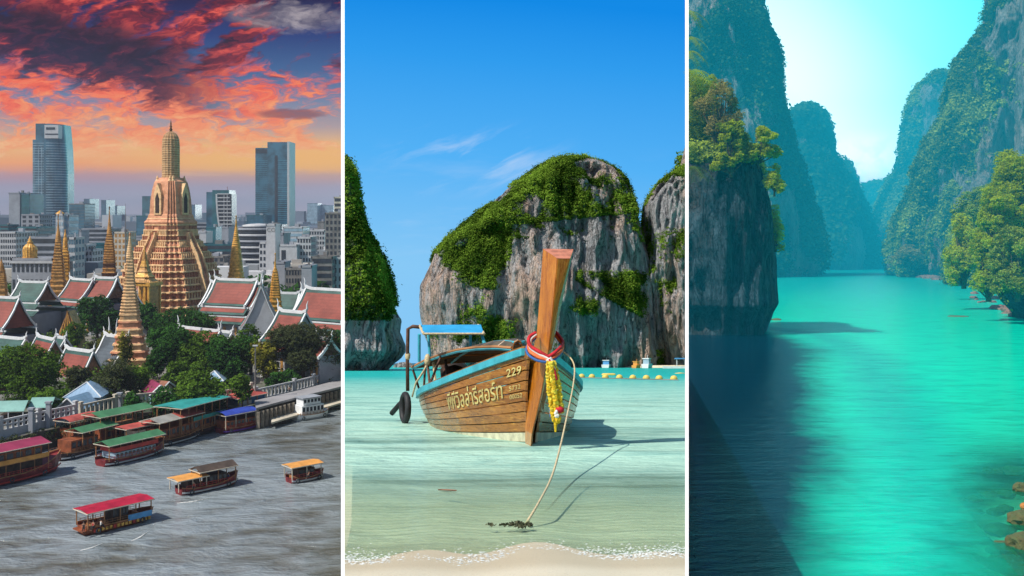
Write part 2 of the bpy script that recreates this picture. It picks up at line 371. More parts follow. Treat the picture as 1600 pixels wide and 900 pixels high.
# ------------------------------------------------------------------ cliffs
def fnoise(x, y, z, o=4): return mnoise.fractal(Vector((x, y, z)), 1.0, 2.0, o)
def karst(name, fr, outline, Yc, depth, amp, nu, nv, rock, leafm, label, seed=0, zbase=-2, sq=2.6, flute=1.0, nscale=12., veg=None, clump=2., per=12, leaf=.7, nveg=2000,
          undercut=0, vegbias=0., sil=.45, cat='cliff', vname='foliage', front=.62, arc=None, ray=1.0):
    """a limestone massif: rings whose width follows the outline, fluted and broken by noise, real depth all round"""
    rows = sorted([(fr.at(a, r, Yc).z, fr.at(a, r, Yc).x, fr.at(b, r, Yc).x) for r, a, b in outline])
    zs = [q[0] for q in rows]; xl = [q[1] for q in rows]; xr = [q[2] for q in rows]
    zt = zs[-1]; amax = max((b-a)/2 for a, b in zip(xl, xr))
    nf = int(nu*front*1.25); th = np.concatenate([np.linspace(math.pi*1.0, math.pi*2.0, nf, endpoint=False), np.linspace(0, math.pi, nu-nf, endpoint=False)])
    P = np.zeros((nv, nu, 3)); off = seed*37.7
    for i in range(nv):
        v = i/(nv-1); z = lerp(zbase, zt, 1-(1-v)**1.15)
        l = interp(z, zs, xl); r = interp(z, zs, xr); cx = (l+r)/2; a = max((r-l)/2, .01); b = depth*(a/amax)**.55
        fade = min(1, (1-v)*9)
        for j, q in enumerate(th):
            c, s_ = math.cos(q), math.sin(q); cc = abs(c)**(2/sq)*(1 if c >= 0 else -1); ss = abs(s_)**(2/sq)*(1 if s_ >= 0 else -1)
            x, y = cx+a*cc, Yc+b*ss
            n1 = fnoise(x/nscale+off, y/nscale, z/(nscale*2.6), 5)
            n2 = fnoise(x/nscale*3.6+off, y/nscale*3.6, z/(nscale*1.3)+9, 4)
            n3 = fnoise(x/nscale*.4+off, y/nscale*.4+4, z/(nscale*2.2), 3)
            n4 = abs(fnoise(x/nscale*1.1+off, y/nscale*1.1+2, z/(nscale*2.6)+5, 3))
            uc = 0
            d = amp*(n1*.9+n2*.45*flute+n3*1.0-n4*1.1+.25)*fade
            dz = 0
            if undercut:
                k = (z-undercut[0])/undercut[1]
                if k < 1: uc = undercut[2]*(1-max(0, k)**2)
            kx = sil if abs(cc) > .6 else 1
            yy = y+ss*(d*1.25-uc); P[i, j] = ((x+cc*(d*.55*kx-uc*.45))*(1+(yy/Yc-1)*ray), yy, z+dz+n4*amp*.15*fade)
    V = P.reshape(-1, 3); idx = np.arange(nv*nu).reshape(nv, nu); nx = np.roll(idx, -1, axis=1)
    F = np.stack([idx[:-1], nx[:-1], nx[1:], idx[1:]], axis=-1).reshape(-1, 4)
    o = raw(name, V, F, rock, None, True); tag(o, label, cat)
    e1 = V[F[:, 1]]-V[F[:, 0]]; e2 = V[F[:, 3]]-V[F[:, 0]]; N = np.cross(e1, e2); A = np.linalg.norm(N, axis=1)+1e-9; N /= A[:, None]
    cen = V[F].mean(axis=1); camp = np.array([0, 0, fr.h]); tc_ = camp-cen; tc_ /= np.linalg.norm(tc_, axis=1, keepdims=True)
    facing = (N*tc_).sum(1)
    if veg is not None and nveg:
        rng = np.random.default_rng(seed+5); vv = np.array([veg(c, n, (c[2]-zbase)/(zt-zbase)) for c, n in zip(cen, N)])+vegbias
        wgt = np.clip(vv, 0, 1)**1.5*A*(facing > -.35); wgt[cen[:, 2] < 1] = 0
        if wgt.sum() > 0:
            pick = rng.choice(len(F), nveg, p=wgt/wgt.sum())
            uv = rng.uniform(0, 1, (nveg, 2)); q = V[F[pick, 0]]+(V[F[pick, 1]]-V[F[pick, 0]])*uv[:, :1]+(V[F[pick, 3]]-V[F[pick, 0]])*uv[:, 1:]
            q += N[pick]*clump*.25; tall = rng.uniform(size=nveg) < (.05 if fr is W2 else .0); q[tall, 2] += clump*.5
            big = np.array([fnoise(p[0]/nscale*1.3, p[1]/nscale*1.3, p[2]/nscale*1.3+off, 3) for p in q])
            LV, LF, tt = leaf_cloud(q, clump*rng.uniform(.5, 1.5, nveg)**1.2*np.where(tall, 1.7, 1), per, leaf, rng, np.clip(.45+big*.8+rng.normal(size=nveg)*.16, 0, 1), .8)
            raw(vname, LV, LF, leafm, o, tint=tt, kind='stuff')
        # the ground under the leaves is overgrown too
        a = o.data.attributes.new('veg', 'FLOAT', 'FACE'); a.data.foreach_set('value', np.clip(vv*1.2, 0, 1).astype(np.float32))
    return o
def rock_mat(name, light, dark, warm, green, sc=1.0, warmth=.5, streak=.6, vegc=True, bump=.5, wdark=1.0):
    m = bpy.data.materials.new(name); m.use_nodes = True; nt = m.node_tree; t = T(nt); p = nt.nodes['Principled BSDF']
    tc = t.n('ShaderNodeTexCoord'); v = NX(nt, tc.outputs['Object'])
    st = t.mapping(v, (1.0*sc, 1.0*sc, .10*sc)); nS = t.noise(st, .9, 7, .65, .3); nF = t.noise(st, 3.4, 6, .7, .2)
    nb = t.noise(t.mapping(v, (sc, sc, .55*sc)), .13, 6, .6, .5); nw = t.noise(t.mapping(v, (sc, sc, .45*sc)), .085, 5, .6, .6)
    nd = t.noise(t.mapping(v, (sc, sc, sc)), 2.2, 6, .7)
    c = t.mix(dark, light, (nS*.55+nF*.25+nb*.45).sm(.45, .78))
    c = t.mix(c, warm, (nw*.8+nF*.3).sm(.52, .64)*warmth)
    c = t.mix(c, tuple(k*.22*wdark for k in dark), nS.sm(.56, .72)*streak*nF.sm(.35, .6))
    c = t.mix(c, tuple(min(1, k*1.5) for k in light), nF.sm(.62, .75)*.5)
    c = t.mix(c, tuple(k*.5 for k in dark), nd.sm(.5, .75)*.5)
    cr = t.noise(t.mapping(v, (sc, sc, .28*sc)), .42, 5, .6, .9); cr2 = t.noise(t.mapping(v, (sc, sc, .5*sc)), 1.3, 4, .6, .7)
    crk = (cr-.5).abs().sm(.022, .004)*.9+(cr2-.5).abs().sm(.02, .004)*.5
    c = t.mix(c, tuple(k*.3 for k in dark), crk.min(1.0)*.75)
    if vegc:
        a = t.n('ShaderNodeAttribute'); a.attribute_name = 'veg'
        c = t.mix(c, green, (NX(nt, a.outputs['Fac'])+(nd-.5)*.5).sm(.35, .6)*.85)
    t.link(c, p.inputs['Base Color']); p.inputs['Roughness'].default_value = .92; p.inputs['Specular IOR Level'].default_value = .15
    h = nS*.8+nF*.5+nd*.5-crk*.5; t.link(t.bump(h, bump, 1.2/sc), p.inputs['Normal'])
    return m
def boulder(name, c, r, m, label=None, cat='rock', group=None, seed=0, parent=None, sub=2, kind=None):
    bm = bmesh.new(); bmesh.ops.create_icosphere(bm, subdivisions=sub, radius=1)
    for v in bm.verts:
        p = v.co; k = 1+.38*mnoise.noise(p*1.3+Vector((seed*3.1, 0, 0)))+.18*mnoise.noise(p*3.1+Vector((0, seed*1.7, 0)))
        q = p*k; v.co = Vector((q.x*r[0], q.y*r[1], q.z*r[2]))
    me = bpy.data.meshes.new(name); bm.to_mesh(me); bm.free(); me.materials.append(m)
    o = link(bpy.data.objects.new(name, me)); o.parent = parent; o.location = c
    if parent is None: CUR.tops.append(o)
    return tag(o, label, cat if parent is None else None, group, kind)
# ------------------------------------------------------------------ cut everything to its sector, tilt the sectors
def finish():
    bpy.context.view_layer.update()
    for fr in (W1, W2, W3):
        for o in fr.tops:
            o.matrix_world = fr.M @ o.matrix_basis
    bpy.context.view_layer.update()
    planes = {1: [(Vector((1, -B1, 0)), 1)], 2: [(Vector((-1, B1, 0)), 1), (Vector((1, -B2, 0)), 1)], 3: [(Vector((-1, B2, 0)), 1)]}
    def clip(o, i):
        for ch in list(o.children): clip(ch, i)
        if o.type != 'MESH' or o.get('noclip'): return
        M = o.matrix_world
        for n, _ in planes[i]:
            n = n.normalized(); ds = [(M @ Vector(c)).dot(n) for c in o.bound_box]
            if max(ds) <= 0: continue
            if min(ds) >= 0:
                for ch in list(o.children): bpy.data.objects.remove(ch, do_unlink=True)
                bpy.data.objects.remove(o, do_unlink=True); return
            if o.data.users > 1: o.data = o.data.copy()
            bm = bmesh.new(); bm.from_mesh(o.data)
            Mi = M.inverted(); co = Mi @ Vector((0, 0, 0)); no = (M.to_3x3().transposed() @ n).normalized()
            if 'tint' in o.data.attributes:
                bad = [f for f in bm.faces if (f.calc_center_median()-co).dot(no) > 0]; bmesh.ops.delete(bm, geom=bad, context='FACES')
            else:
                bmesh.ops.bisect_plane(bm, geom=bm.verts[:]+bm.edges[:]+bm.faces[:], dist=1e-5, plane_co=co, plane_no=no, clear_outer=True)
            bm.to_mesh(o.data); bm.free()
            if len(o.data.vertices) == 0:
                bpy.data.objects.remove(o, do_unlink=True); return
    for fr in (W1, W2, W3):
        for o in list(fr.tops):
            try: nm = o.name
            except ReferenceError: continue
            clip(o, fr.i)
    for o in list(SC.objects):
        if o.type == 'EMPTY' and o.parent is None and not o.children: bpy.data.objects.remove(o, do_unlink=True)
# =================================================================== PLACE 1: the river city
CUR = W1
GZ = 4.0
rs = random.Random(11)
def island_mat(name, cols, rough=.7):
    m = bpy.data.materials.new(name); m.use_nodes = True; nt = m.node_tree; t = T(nt); p = nt.nodes['Principled BSDF']
    g = t.n('ShaderNodeNewGeometry'); r = NX(nt, g.outputs['Random Per Island'])
    c = t.ramp(r, [(i/len(cols), q) for i, q in enumerate(cols)], 'CONSTANT')
    n = t.noise(NX(nt, t.n('ShaderNodeTexCoord').outputs['Object']), .05, 5, .7); c = t.mix(c, (.05, .06, .07), n.sm(.5, .8)*.4)
    t.link(c, p.inputs['Base Color']); p.inputs['Roughness'].default_value = rough; return m
M_white = mat('white_paint', (.50, .51, .53), .55, .05, .4, dirt=.35)
M_wall = mat('plaster', (.31, .33, .37), .8, .08, .15, dirt=.3)
M_cream = mat('cream_wall', (.58, .52, .42), .8, .1, .2, dirt=.4)
M_conc = mat('concrete', (.21, .20, .19), .9, .16, .25, bump=.3, dirt=.6)
M_glass = mat('blue_glass', (.035, .13, .20), .18, .3, .05, spec=.8)
M_teal = mat('teal_glass', (.02, .13, .16), .2, .25, .05, spec=.7)
M_dglass = mat('dark_window', (.03, .04, .055), .25, .2, .3, spec=.7)
M_lglass = mat('pale_glass', (.30, .44, .54), .25, .15, .1, spec=.7)
M_gold = mat('gilded_stone', (.52, .27, .075), .5, .2, .9, bump=.3, dirt=.6, metal=.05)
M_gold2 = mat('gold_leaf', (.68, .36, .07), .42, .2, .9, bump=.3, dirt=.5, metal=.1)
M_stone = mat('carved_stone', (.64, .31, .18), .8, .16, .5, bump=.6, bs=1.2, col2=(.50, .23, .12), dirt=.5)
M_stone2 = mat('pale_ledge', (.80, .53, .28), .8, .14, .6, bump=.4, dirt=.4)
M_redst = mat('rust_stone', (.50, .21, .12), .85, .2, .6, bump=.5, dirt=.5)
M_dark = mat('dark_timber', (.045, .028, .022), .7, .3, 1.2)
M_brown = mat('brown_gable', (.16, .075, .035), .7, .2, 1.0, dirt=.5)
M_rred = mat('red_roof_tiles', (.27, .065, .045), .6, .13, .22, bump=.5, bs=3, stripes=(2, .9, .25), dirt=.35)
M_rgreen = mat('green_roof_tiles', (.035, .10, .085), .55, .2, .2, bump=.4, bs=3, stripes=(2, .9, .3), dirt=.3)
M_rgrey = mat('slate_roof', (.075, .095, .115), .6, .2, .2, bump=.4, stripes=(2, .9, .3))
M_trim = mat('white_ridge', (.72, .74, .76), .5, .05, .5, dirt=.3)
M_bark = mat('bark', (.10, .075, .05), .95, .2, 2.0, bump=.5)
L_dark = leaf_mat('leaf_dark', (.008, .022, .008), (.06, .17, .03), .2)
L_mid = leaf_mat('leaf_mid', (.012, .035, .008), (.15, .27, .03), .25)
L_yel = leaf_mat('leaf_yellow', (.03, .05, .008), (.32, .30, .04), .25)
L_olive = leaf_mat('leaf_olive', (.02, .03, .012), (.10, .12, .05), .2)

# ---- river
def river_material():
    m = bpy.data.materials.new('river_water'); m.use_nodes = True; nt = m.node_tree; t = T(nt); p = nt.nodes['Principled BSDF']
    v = NX(nt, t.n('ShaderNodeTexCoord').outputs['Object'])
    v1 = t.mapping(v, (1, .8, 1), (0, 0, R(-25)))
    n0 = t.noise(v1, .018, 4, .55, .6); n1 = t.noise(t.mapping(v, (.8, 1.6, 1), (0, 0, R(-20))), .16, 6, .6, .3); n2 = t.noise(t.mapping(v, (.8, 1.8, 1), (0, 0, R(10))), .8, 5, .6)
    c = t.mix((.10, .095, .07), (.28, .33, .365), (n0*.75+n1*.4).sm(.42, .64))
    t.link(c, p.inputs['Base Color']); p.inputs['Roughness'].default_value = .1; p.inputs['IOR'].default_value = 1.33
    t.link(t.bump(n0*2.2+n1*1.3+n2*.10, .8, 2.0), p.inputs['Normal']); return m
M_river = river_material()
tag(MB().add([(-420, 3, 0), (0, 3, 0), (0, 500, 0), (-420, 500, 0)], [(0, 1, 2, 3)]).build('river', M_river), kind='structure')
qpx = [(-260, 745), (0, 688), (105, 664), (190, 647), (290, 638), (345, 634), (400, 640), (440, 629), (560, 599)]
Q = [W1.g(x, y, GZ) for x, y in qpx]
m = bpy.data.materials.new('city_ground'); m.use_nodes = True; t = T(m.node_tree); _v = NX(m.node_tree, t.n('ShaderNodeTexCoord').outputs['Object'])
_n = t.noise(_v, .02, 6, .7); _n2 = t.noise(_v, .2, 5, .6)
t.link(t.mix(t.mix((.05, .07, .035), (.26, .25, .23), _n.sm(.42, .58)), (.42, .40, .38), _n2.sm(.56, .7)*.5), m.node_tree.nodes['Principled BSDF'].inputs['Base Color'])
gmb = MB(); gmb.add([tuple(q) for q in Q]+[(0, 15000, GZ), (-12000, 15000, GZ), (-900, 200, GZ)], [tuple(range(len(Q)+3))])
tag(gmb.build('ground', m), kind='structure')
qw = MB()
for a, b in zip(Q, Q[1:]):
    d = (b-a).normalized(); n = Vector((d.y, -d.x, 0))*.5
    qw.hexa([(*(a+n).xy, -2), (*(b+n).xy, -2), (*b.xy, -2), (*a.xy, -2), (*(a+n).xy, GZ-.03), (*(b+n).xy, GZ-.03), (*b.xy, GZ-.03), (*a.xy, GZ-.03)])
o = qw.build('quay_wall', mat('dark_quay', (.10, .085, .07), .9, .2, .3, bump=.3, dirt=.7)); tag(o, 'stained concrete quay wall that holds the river bank behind the moored boats', 'quay')
# riverside bank of scrub
rng = np.random.default_rng(3); pts = []
for k in range(260):
    i = rng.integers(0, 5); f = rng.uniform(0, 1); q = Q[i].lerp(Q[i+1], f); pts.append((q.x+rng.uniform(-.5, 2), q.y-rng.uniform(0, 2.2), GZ-rng.uniform(-.3, 2.6)))
V, F, tt = leaf_cloud(pts, rng.uniform(.4, 1.1, 260), 12, .28, rng); o = raw('scrub', V, F, L_olive, tint=tt); tag(o, 'low scrub growing along the foot of the white balustrade', 'scrub', kind='stuff')

# ---- balustrade: posts, rails and balusters between given base points
def balustrade(pts, h, label, m=None, gap=1.3, post=8.0, lattice=False, light=False):
    m = m or M_white; c = pts[0]; o = thing('balustrade', c, 0, label, 'fence'); P = [p-c for p in pts]
    rail, bal = MB(), MB(); nposts = 0; pmesh = None
    for a, b in zip(P, P[1:]):
        d = b-a; L = d.length; u = d/L; n = Vector((-u.y, u.x, 0))
        def bar(mb, s0, s1, z0, z1, w):
            p0, p1 = a+u*s0, a+u*s1
            mb.hexa([(*(p0-n*w).xy, p0.z+z0), (*(p1-n*w).xy, p1.z+z0), (*(p1+n*w).xy, p1.z+z0), (*(p0+n*w).xy, p0.z+z0), (*(p0-n*w).xy, p0.z+z1), (*(p1-n*w).xy, p1.z+z1), (*(p1+n*w).xy, p1.z+z1), (*(p0+n*w).xy, p0.z+z1)])
        bar(rail, 0, L, 0, h*.42 if lattice else h*.16, .22); bar(rail, 0, L, h*.88, h, .25)
        if lattice: bar(rail, 0, L, h*.62, h*.70, .16)
        s = .2
        while s < L-.3: bar(bal, s, s+gap*.42, h*.16, h*.88, .12); s += gap
        k = max(1, int(L/post))
        for j in range(k+1):
            q = a+u*(L*j/k)
            if pmesh is None:
                pm = MB(); pm.box(-.34, .34, -.34, .34, -.4, h*1.12); pm.box(-.45, .45, -.45, .45, h*1.12, h*1.22); po = part('post', pm, m, o); pmesh = po.data
            else: po = link(bpy.data.objects.new('post', pmesh)); po.parent = o
            po.location = q; po.rotation_euler = (0, 0, math.atan2(u.y, u.x))
    part('rail', rail, m, o); part('baluster', bal, m, o, kind='stuff'); return o
balustrade([W1.g(x, y, GZ) for x, y in [(-60, 702), (0, 684), (60, 670), (118, 657)]], 3.6, 'white pierced balustrade beside the green awning on the river bank', lattice=True)
balustrade([W1.g(x, y, GZ) for x, y in [(126, 655), (180, 642), (200, 638), (262, 632)]], 3.2, 'cream balustrade in front of the blue tiled pavilion', M_cream)
balustrade([W1.g(x, y, GZ) for x, y in [(340, 633), (392, 622)]], 3.2, 'short cream balustrade beside the bushy tree by the teal boat roof', M_cream)
balustrade([W1.g(x, y, GZ) for x, y in [(400, 626), (460, 612), (545, 590)]], 2.8, 'long white railing along the grey riverside promenade')
# promenade, piles, lower landing
prom = [(398, 629), (470, 612), (560, 588), (560, 600), (440, 630), (400, 641)]
o = MB().slab([(*W1.g(x, y, GZ+.35).xy, GZ+.35) for x, y in prom[::-1]], .5).build('promenade', mat('paving', (.30, .29, .30), .85, .1, .1, dirt=.5)); tag(o, kind='structure')
o = thing('landing', (0, 0, 0), 0, 'timber landing on pale piles below the grey promenade', 'jetty')
lp = [(*W1.g(x, y, 1.2).xy, 1.2) for x, y in [(424, 654), (440, 648), (560, 614), (560, 624), (440, 658), (424, 663)]]
part('deck', MB().slab(lp, .4), M_cream, o)
pm = None
for k in range(22):
    f = k/21; x = 402+f*140; p = W1.g(x, 639-f*37, GZ); q = Vector((p.x, p.y, 0))+Vector((1.0, -3.0, 0))
    if pm is None: mb = MB(); mb.box(-.35, .35, -.35, .35, -1, GZ-.1); pl = part('pile', mb, mat('weathered_pile', (.26, .22, .17), .9, .2, 1, dirt=.5), o); pm = pl.data
    else: pl = link(bpy.data.objects.new('pile', pm)); pl.parent = o
    pl.location = q

# ---- buildings
PT = {}
def facade(o, w, d, h, style, glass, cols=0, rows=0, sides=True):
    g = MB(); rows = rows or max(2, int(h/3.6)); fl = h/rows
    def grid(n, u0, u1, fn):
        for i in range(rows):
            z0 = i*fl+fl*.30; z1 = i*fl+fl*.86
            if style == 'bands': fn(g, u0+.4, u1-.4, z0, z1)
            elif style == 'curtain':
                fn(g, u0+.15, u1-.15, i*fl+.25, i*fl+fl-.22)
            else:
                for k in range(n):
                    s = (u1-u0)/n; fn(g, u0+s*k+s*.24, u0+s*k+s*.78, z0, z1)
    n = cols or max(2, int(w/3.4))
    grid(n, -w/2, w/2, lambda g_, a, b, z0, z1: g_.box(a, b, -.14, .05, z0, z1))
    if sides: grid(max(2, int(d/3.6)), 0, d, lambda g_, a, b, z0, z1: g_.box(w/2-.05, w/2+.14, a, b, z0, z1))
    part('window', g, glass, o, kind='stuff')
def building(x0, x1, yt, Y, d, style, body, glass, label, rot=0.0, cols=0, rows=0, z0=GZ, roof='kit', cat='building', name='building', yb=None):
    a = W1.at(x0, yt, Y); b = W1.at(x1, yt, Y); w = b.x-a.x; h = a.z-z0
    o = thing(name, ((a.x+b.x)/2, Y, z0), rot, label, cat)
    mb = MB(); mb.box(-w/2, w/2, 0, d, -.5, h); part('wall', mb, body, o)
    if style != 'blank': facade(o, w, d, h, style, glass, cols, rows)
    r = random.Random(int(x0*31+yt))
    pr = MB(); e = .25
    for (p, q, s, t_) in ((-w/2-e, w/2+e, -e, .35), (-w/2-e, w/2+e, d-.3, d+e), (-w/2-e, -w/2+.3, -e, d+e), (w/2-.3, w/2+e, -e, d+e)): pr.box(p, q, s, t_, h-.35, h+.75)
    part('parapet', pr, body, o)
    if roof == 'kit':
        for k in range(r.randint(1, 3)):
            s = w*r.uniform(.12, .25); px_ = r.uniform(-w/2+s, w/2-s); dd = d*r.uniform(.2, .6)
            part('roof_unit', MB().box(px_-s/2, px_+s/2, dd, dd+s, h-.1, h+r.uniform(1.5, 3.2)), M_conc if k % 2 else M_wall, o)
    return o, w, h
BL = [
 (14, 31, 302, 1000, 40, 'blank', M_wall, None, 'pale slab of the twin office block with a plain side, beside the tall blue tower', 0),
 (31.5, 46, 304, 1001, 30, 'curtain', M_glass, M_teal, 'blue glass half of the twin office block next to the tall tower', 0),
 (-6, 25, 364, 640, 30, 'grid', M_white, M_dglass, 'white slab of flats with rows of small dark windows above the grey roofs', 9),
 (26, 58, 356, 720, 30, 'bands', M_teal, M_dglass, 'dark teal office block behind the gilded bell dome', 0),
 (33, 62, 336, 900, 25, 'grid', M_wall, M_dglass, 'pale stepped block with one square window in front of the tall tower base', 3),
 (87, 99, 336, 600, 14, 'grid', M_white, M_lglass, 'slim pale tower with a golden rooftop behind the twin spires', 3),
 (100, 107, 338, 603, 14, 'bands', M_white, M_lglass, 'narrow striped side tower joined to the slim pale tower', 2),
 (108, 132, 319, 1200, 30, 'curtain', M_conc, M_glass, 'dark grey glass office block standing just east of the tall blue tower', 0),
 (44, 88, 372, 560, 24, 'bands', M_wall, M_dglass, 'long grey shopping hall with dark ribbon windows behind the gilded dome', 0),
 (107, 117, 373, 520, 12, 'grid', M_white, M_glass, 'thin white and blue block with close window rows by the dark trees', 4),
 (117, 133, 384, 610, 16, 'grid', M_white, M_dglass, 'taller half of the plain white house pair above the dark trees', 2),
 (133.5, 144, 392, 612, 16, 'grid', M_white, M_dglass, 'lower half of the plain white house pair with three dark windows', 2),
 (127, 172, 358, 900, 30, 'bands', M_wall, M_dglass, 'wide office building with dark floor bands behind the ringed spire', 0),
 (133, 166, 382, 800, 20, 'blank', M_teal, None, 'blank dark teal block below the wide banded office building', 0),
 (113, 127, 361, 860, 16, 'blank', M_wall, None, 'blank pale tower stub beside the wide banded office building', 0),
 (170, 212, 378, 760, 26, 'bands', M_conc, M_dglass, 'low dark market building behind the slender cream spire', 0),
 (213, 240, 338, 1000, 26, 'curtain', M_teal, M_glass, 'teal glass office block just left behind the great prang', 0),
 (222, 238, 307, 2000, 40, 'curtain', M_glass, M_teal, 'lone hazy blue tower beyond the teal office block', 0),
 (209, 240, 370, 800, 20, 'blank', M_wall, None, 'pale windowless block at the foot of the teal office block', 0),
 (178, 196, 364, 700, 20, 'grid', M_cream, M_gold, 'small cream house with ochre windows behind the slender spire tip', 3),
 (300, 330, 349, 1150, 26, 'bands', M_wall, M_dglass, 'long banded podium at the foot of the curved lattice tower', 0),
 (303, 322, 363, 820, 18, 'blank', M_white, None, 'white cube beside the terraces of the great prang', 0),
 (322, 337, 356, 860, 18, 'blank', M_teal, None, 'small dark teal block under the curved lattice tower', 0),
 (333, 357, 356, 900, 18, 'blank', M_wall, None, 'pale grey block under the curved lattice tower', 0),
 (303, 372, 383, 700, 30, 'bands', M_teal, M_dglass, 'long dark teal warehouse behind the golden ringed spire', 0),
 (308, 350, 402, 620, 24, 'grid', M_conc, M_dglass, 'dark service block in front of the long teal warehouse', 5),
 (385, 412, 337, 1240, 40, 'curtain', M_teal, M_glass, 'low teal annex at the foot of the tall blue notched tower', 0),
 (398, 440, 352, 1150, 30, 'bands', M_teal, M_dglass, 'dark podium under the tall blue notched tower', 0),
 (405, 416, 380, 612, 20, 'grid', M_white, M_dglass, 'white wing with tall slit windows beside the lettered white tower', 2),
 (430, 443, 366, 640, 20, 'blank', M_wall, None, 'grey recessed lift shaft block between the white lettered tower and white hall', 0),
 (443, 473, 356, 760, 26, 'bands', M_white, M_lglass, 'white banded block behind the plain white hall', 0),
 (437, 464, 384, 600, 22, 'blank', M_white, None, 'plain white hall with one tall dark opening', 0),
 (464, 486, 372, 606, 22, 'grid', M_white, M_dglass, 'white hall with deep vertical fins beside the plain white hall', 5),
 (474, 507, 361, 800, 26, 'grid', M_white, M_dglass, 'white flats with rows of dark windows next to the grey slab tower', 8),
 (508, 540, 334, 620, 30, 'grid', M_conc, M_dglass, 'grey slab tower of flats with scattered windows by the white divider', 5),
 (522, 546, 309, 760, 20, 'bands', M_cream, M_dglass, 'dark banded tower rising behind the grey slab of flats', 0),
 (487, 519, 403, 520, 18, 'bands', M_conc, M_dglass, 'grey beige low building with one window strip near the red temple roofs', 0),
 (519, 545, 404, 530, 20, 'grid', M_white, M_dglass, 'pale blue white house with black window slots near the divider', 3),
 (471, 487, 417, 500, 14, 'blank', M_wall, None, 'small grey block between the banded low building and the dark shop sign row', 0),
 (428, 445, 411, 540, 14, 'blank', M_wall, None, 'grey annex in front of the plain white hall', 0),
 (446, 473, 421, 525, 14, 'grid', M_conc, M_dglass, 'low shop building with a dark sign strip below the plain white hall', 6),
 (480, 496, 318, 2600, 60, 'curtain', M_glass, M_lglass, 'taller of two faint blue towers beyond the white flats', 0),
 (497, 521, 321, 2650, 60, 'curtain', M_glass, M_lglass, 'wider of two faint blue towers beyond the white flats', 0),
 (131, 140, 311, 2600, 60, 'blank', M_glass, None, 'faint blue tower directly east of the dark grey glass block', 0),
 (158, 166, 313, 2700, 60, 'blank', M_glass, None, 'faint blue tower above the ringed spire tip', 0),
 (170, 183, 322, 2900, 60, 'blank', M_glass, None, 'faint squat tower beyond the ringed spire', 0),
 (295, 305, 320, 2800, 60, 'blank', M_glass, None, 'faint blue tower beside the shoulder of the great prang', 0),
 (496, 507, 347, 1200, 30, 'blank', M_conc, None, 'dark rounded block behind the white flats', 0),
 (0, 13, 352, 980, 30, 'bands', M_teal, M_dglass, 'low dark block at the foot of the pale office slab', 0),
 (99, 108, 361, 700, 16, 'grid', M_conc, M_dglass, 'small brown grey block between slim tower and thin white block', 3),
]
for r_ in BL:
    o, w, h = building(*r_[:9], cols=r_[9])
    if 'one tall dark opening' in r_[8]:
        part('opening', MB().box(-w/2+1, -w/2+3.6, -.1, .2, h*.55, h*.9), M_dglass, o); part('opening', MB().box(-w/2+1.6, -w/2+3.2, -.1, .2, h*.38, h*.46), M_dglass, o)
# lettered tower
o, w, h = building(416, 430, 352, 610, 14, 'blank', M_white, None, 'tall white tower with the letters CO near its top')
def text_mesh(s, size, m, parent, name='lettering', depth=.02, bold=0):
    cu = bpy.data.curves.new(name, 'FONT'); cu.body = s; cu.size = size; cu.extrude = depth; cu.offset = bold; cu.align_x = 'CENTER'; cu.align_y = 'CENTER'; cu.resolution_u = 3
    ob = bpy.data.objects.new(name, cu); SC.collection.objects.link(ob); dg = bpy.context.evaluated_depsgraph_get(); me = bpy.data.meshes.new_from_object(ob.evaluated_get(dg))
    bpy.data.objects.remove(ob); me.materials.clear(); me.materials.append(m); ob = link(bpy.data.objects.new(name, me)); ob.parent = parent; return ob
tx = text_mesh('CO', 3.4, M_conc, o); tx.rotation_euler = (R(90), 0, 0); tx.location = (.3, -.12, h-2.9)
# slim tower gold top
o = thing('roof_crown', (*W1.at(94, 336, 606).xy, W1.at(94, 336, 606).z), 0, 'gilded crown on the roof of the slim pale tower', 'rooftop'); part('dome', MB().lathe([(2.6, 0), (2.7, .8), (2.0, 1.4), (1.2, 2.0), (.2, 2.8)], 12), M_gold2, o, True)
# grey building with gilded bell dome
o, w, h = building(18, 82, 406, 470, 22, 'grid', M_wall, M_dglass, 'grey classical building carrying the gilded bell dome', cols=9, rows=3, roof='')
part('cornice', MB().box(-w/2-.7, w/2+.7, -.7, 23, h-1.6, h-.5), M_white, o)
p = W1.at(47, 404, 478); o = thing('bell_dome', p, 0, 'gilded ribbed bell dome on the grey classical building', 'dome')
part('drum', MB().lathe([(3.6, -.6), (3.6, .4), (3.3, .5)], 24), M_gold, o)
part('bell', MB().lathe([(3.1, .4), (3.15, 2.5), (3.25, 4.0), (2.9, 5.4), (1.9, 6.6), (1.0, 7.2)], 32, shape=[1, .93]), M_gold2, o)
part('finial', MB().lathe([(1.2, 7.1), (1.4, 7.8), (.7, 8.3), (.9, 8.9), (.3, 9.6), (.05, 10.6)], 12), M_gold2, o, True)
# mall with round banded front
p = W1.at(390, 356, 650); o = thing('round_mall', (p.x, 672, GZ), 0, 'rounded grey mall with pale wavy floor bands behind the golden spire', 'building')
hh = p.z-GZ; body = MB(); body.lathe([(12.6, -.5), (12.6, hh)], 40); bo = part('wall', body, M_dglass, o); bo.scale = (1.05, .8, 1)
for k in range(9):
    z = hh*(k+.5)/9; b = part('floor_band', MB().lathe([(12.2, z), (13.3, z+.2), (13.3, z+1.3), (12.2, z+1.5)], 40), M_white if k % 2 else M_wall, o, True); b.scale = (1.05+.02*math.sin(k*2), .8, 1)
part('roof', MB().lathe([(10, hh), (10, hh+1.5), (6, hh+2.2), (.1, hh+2.6)], 32), M_white, o, True)
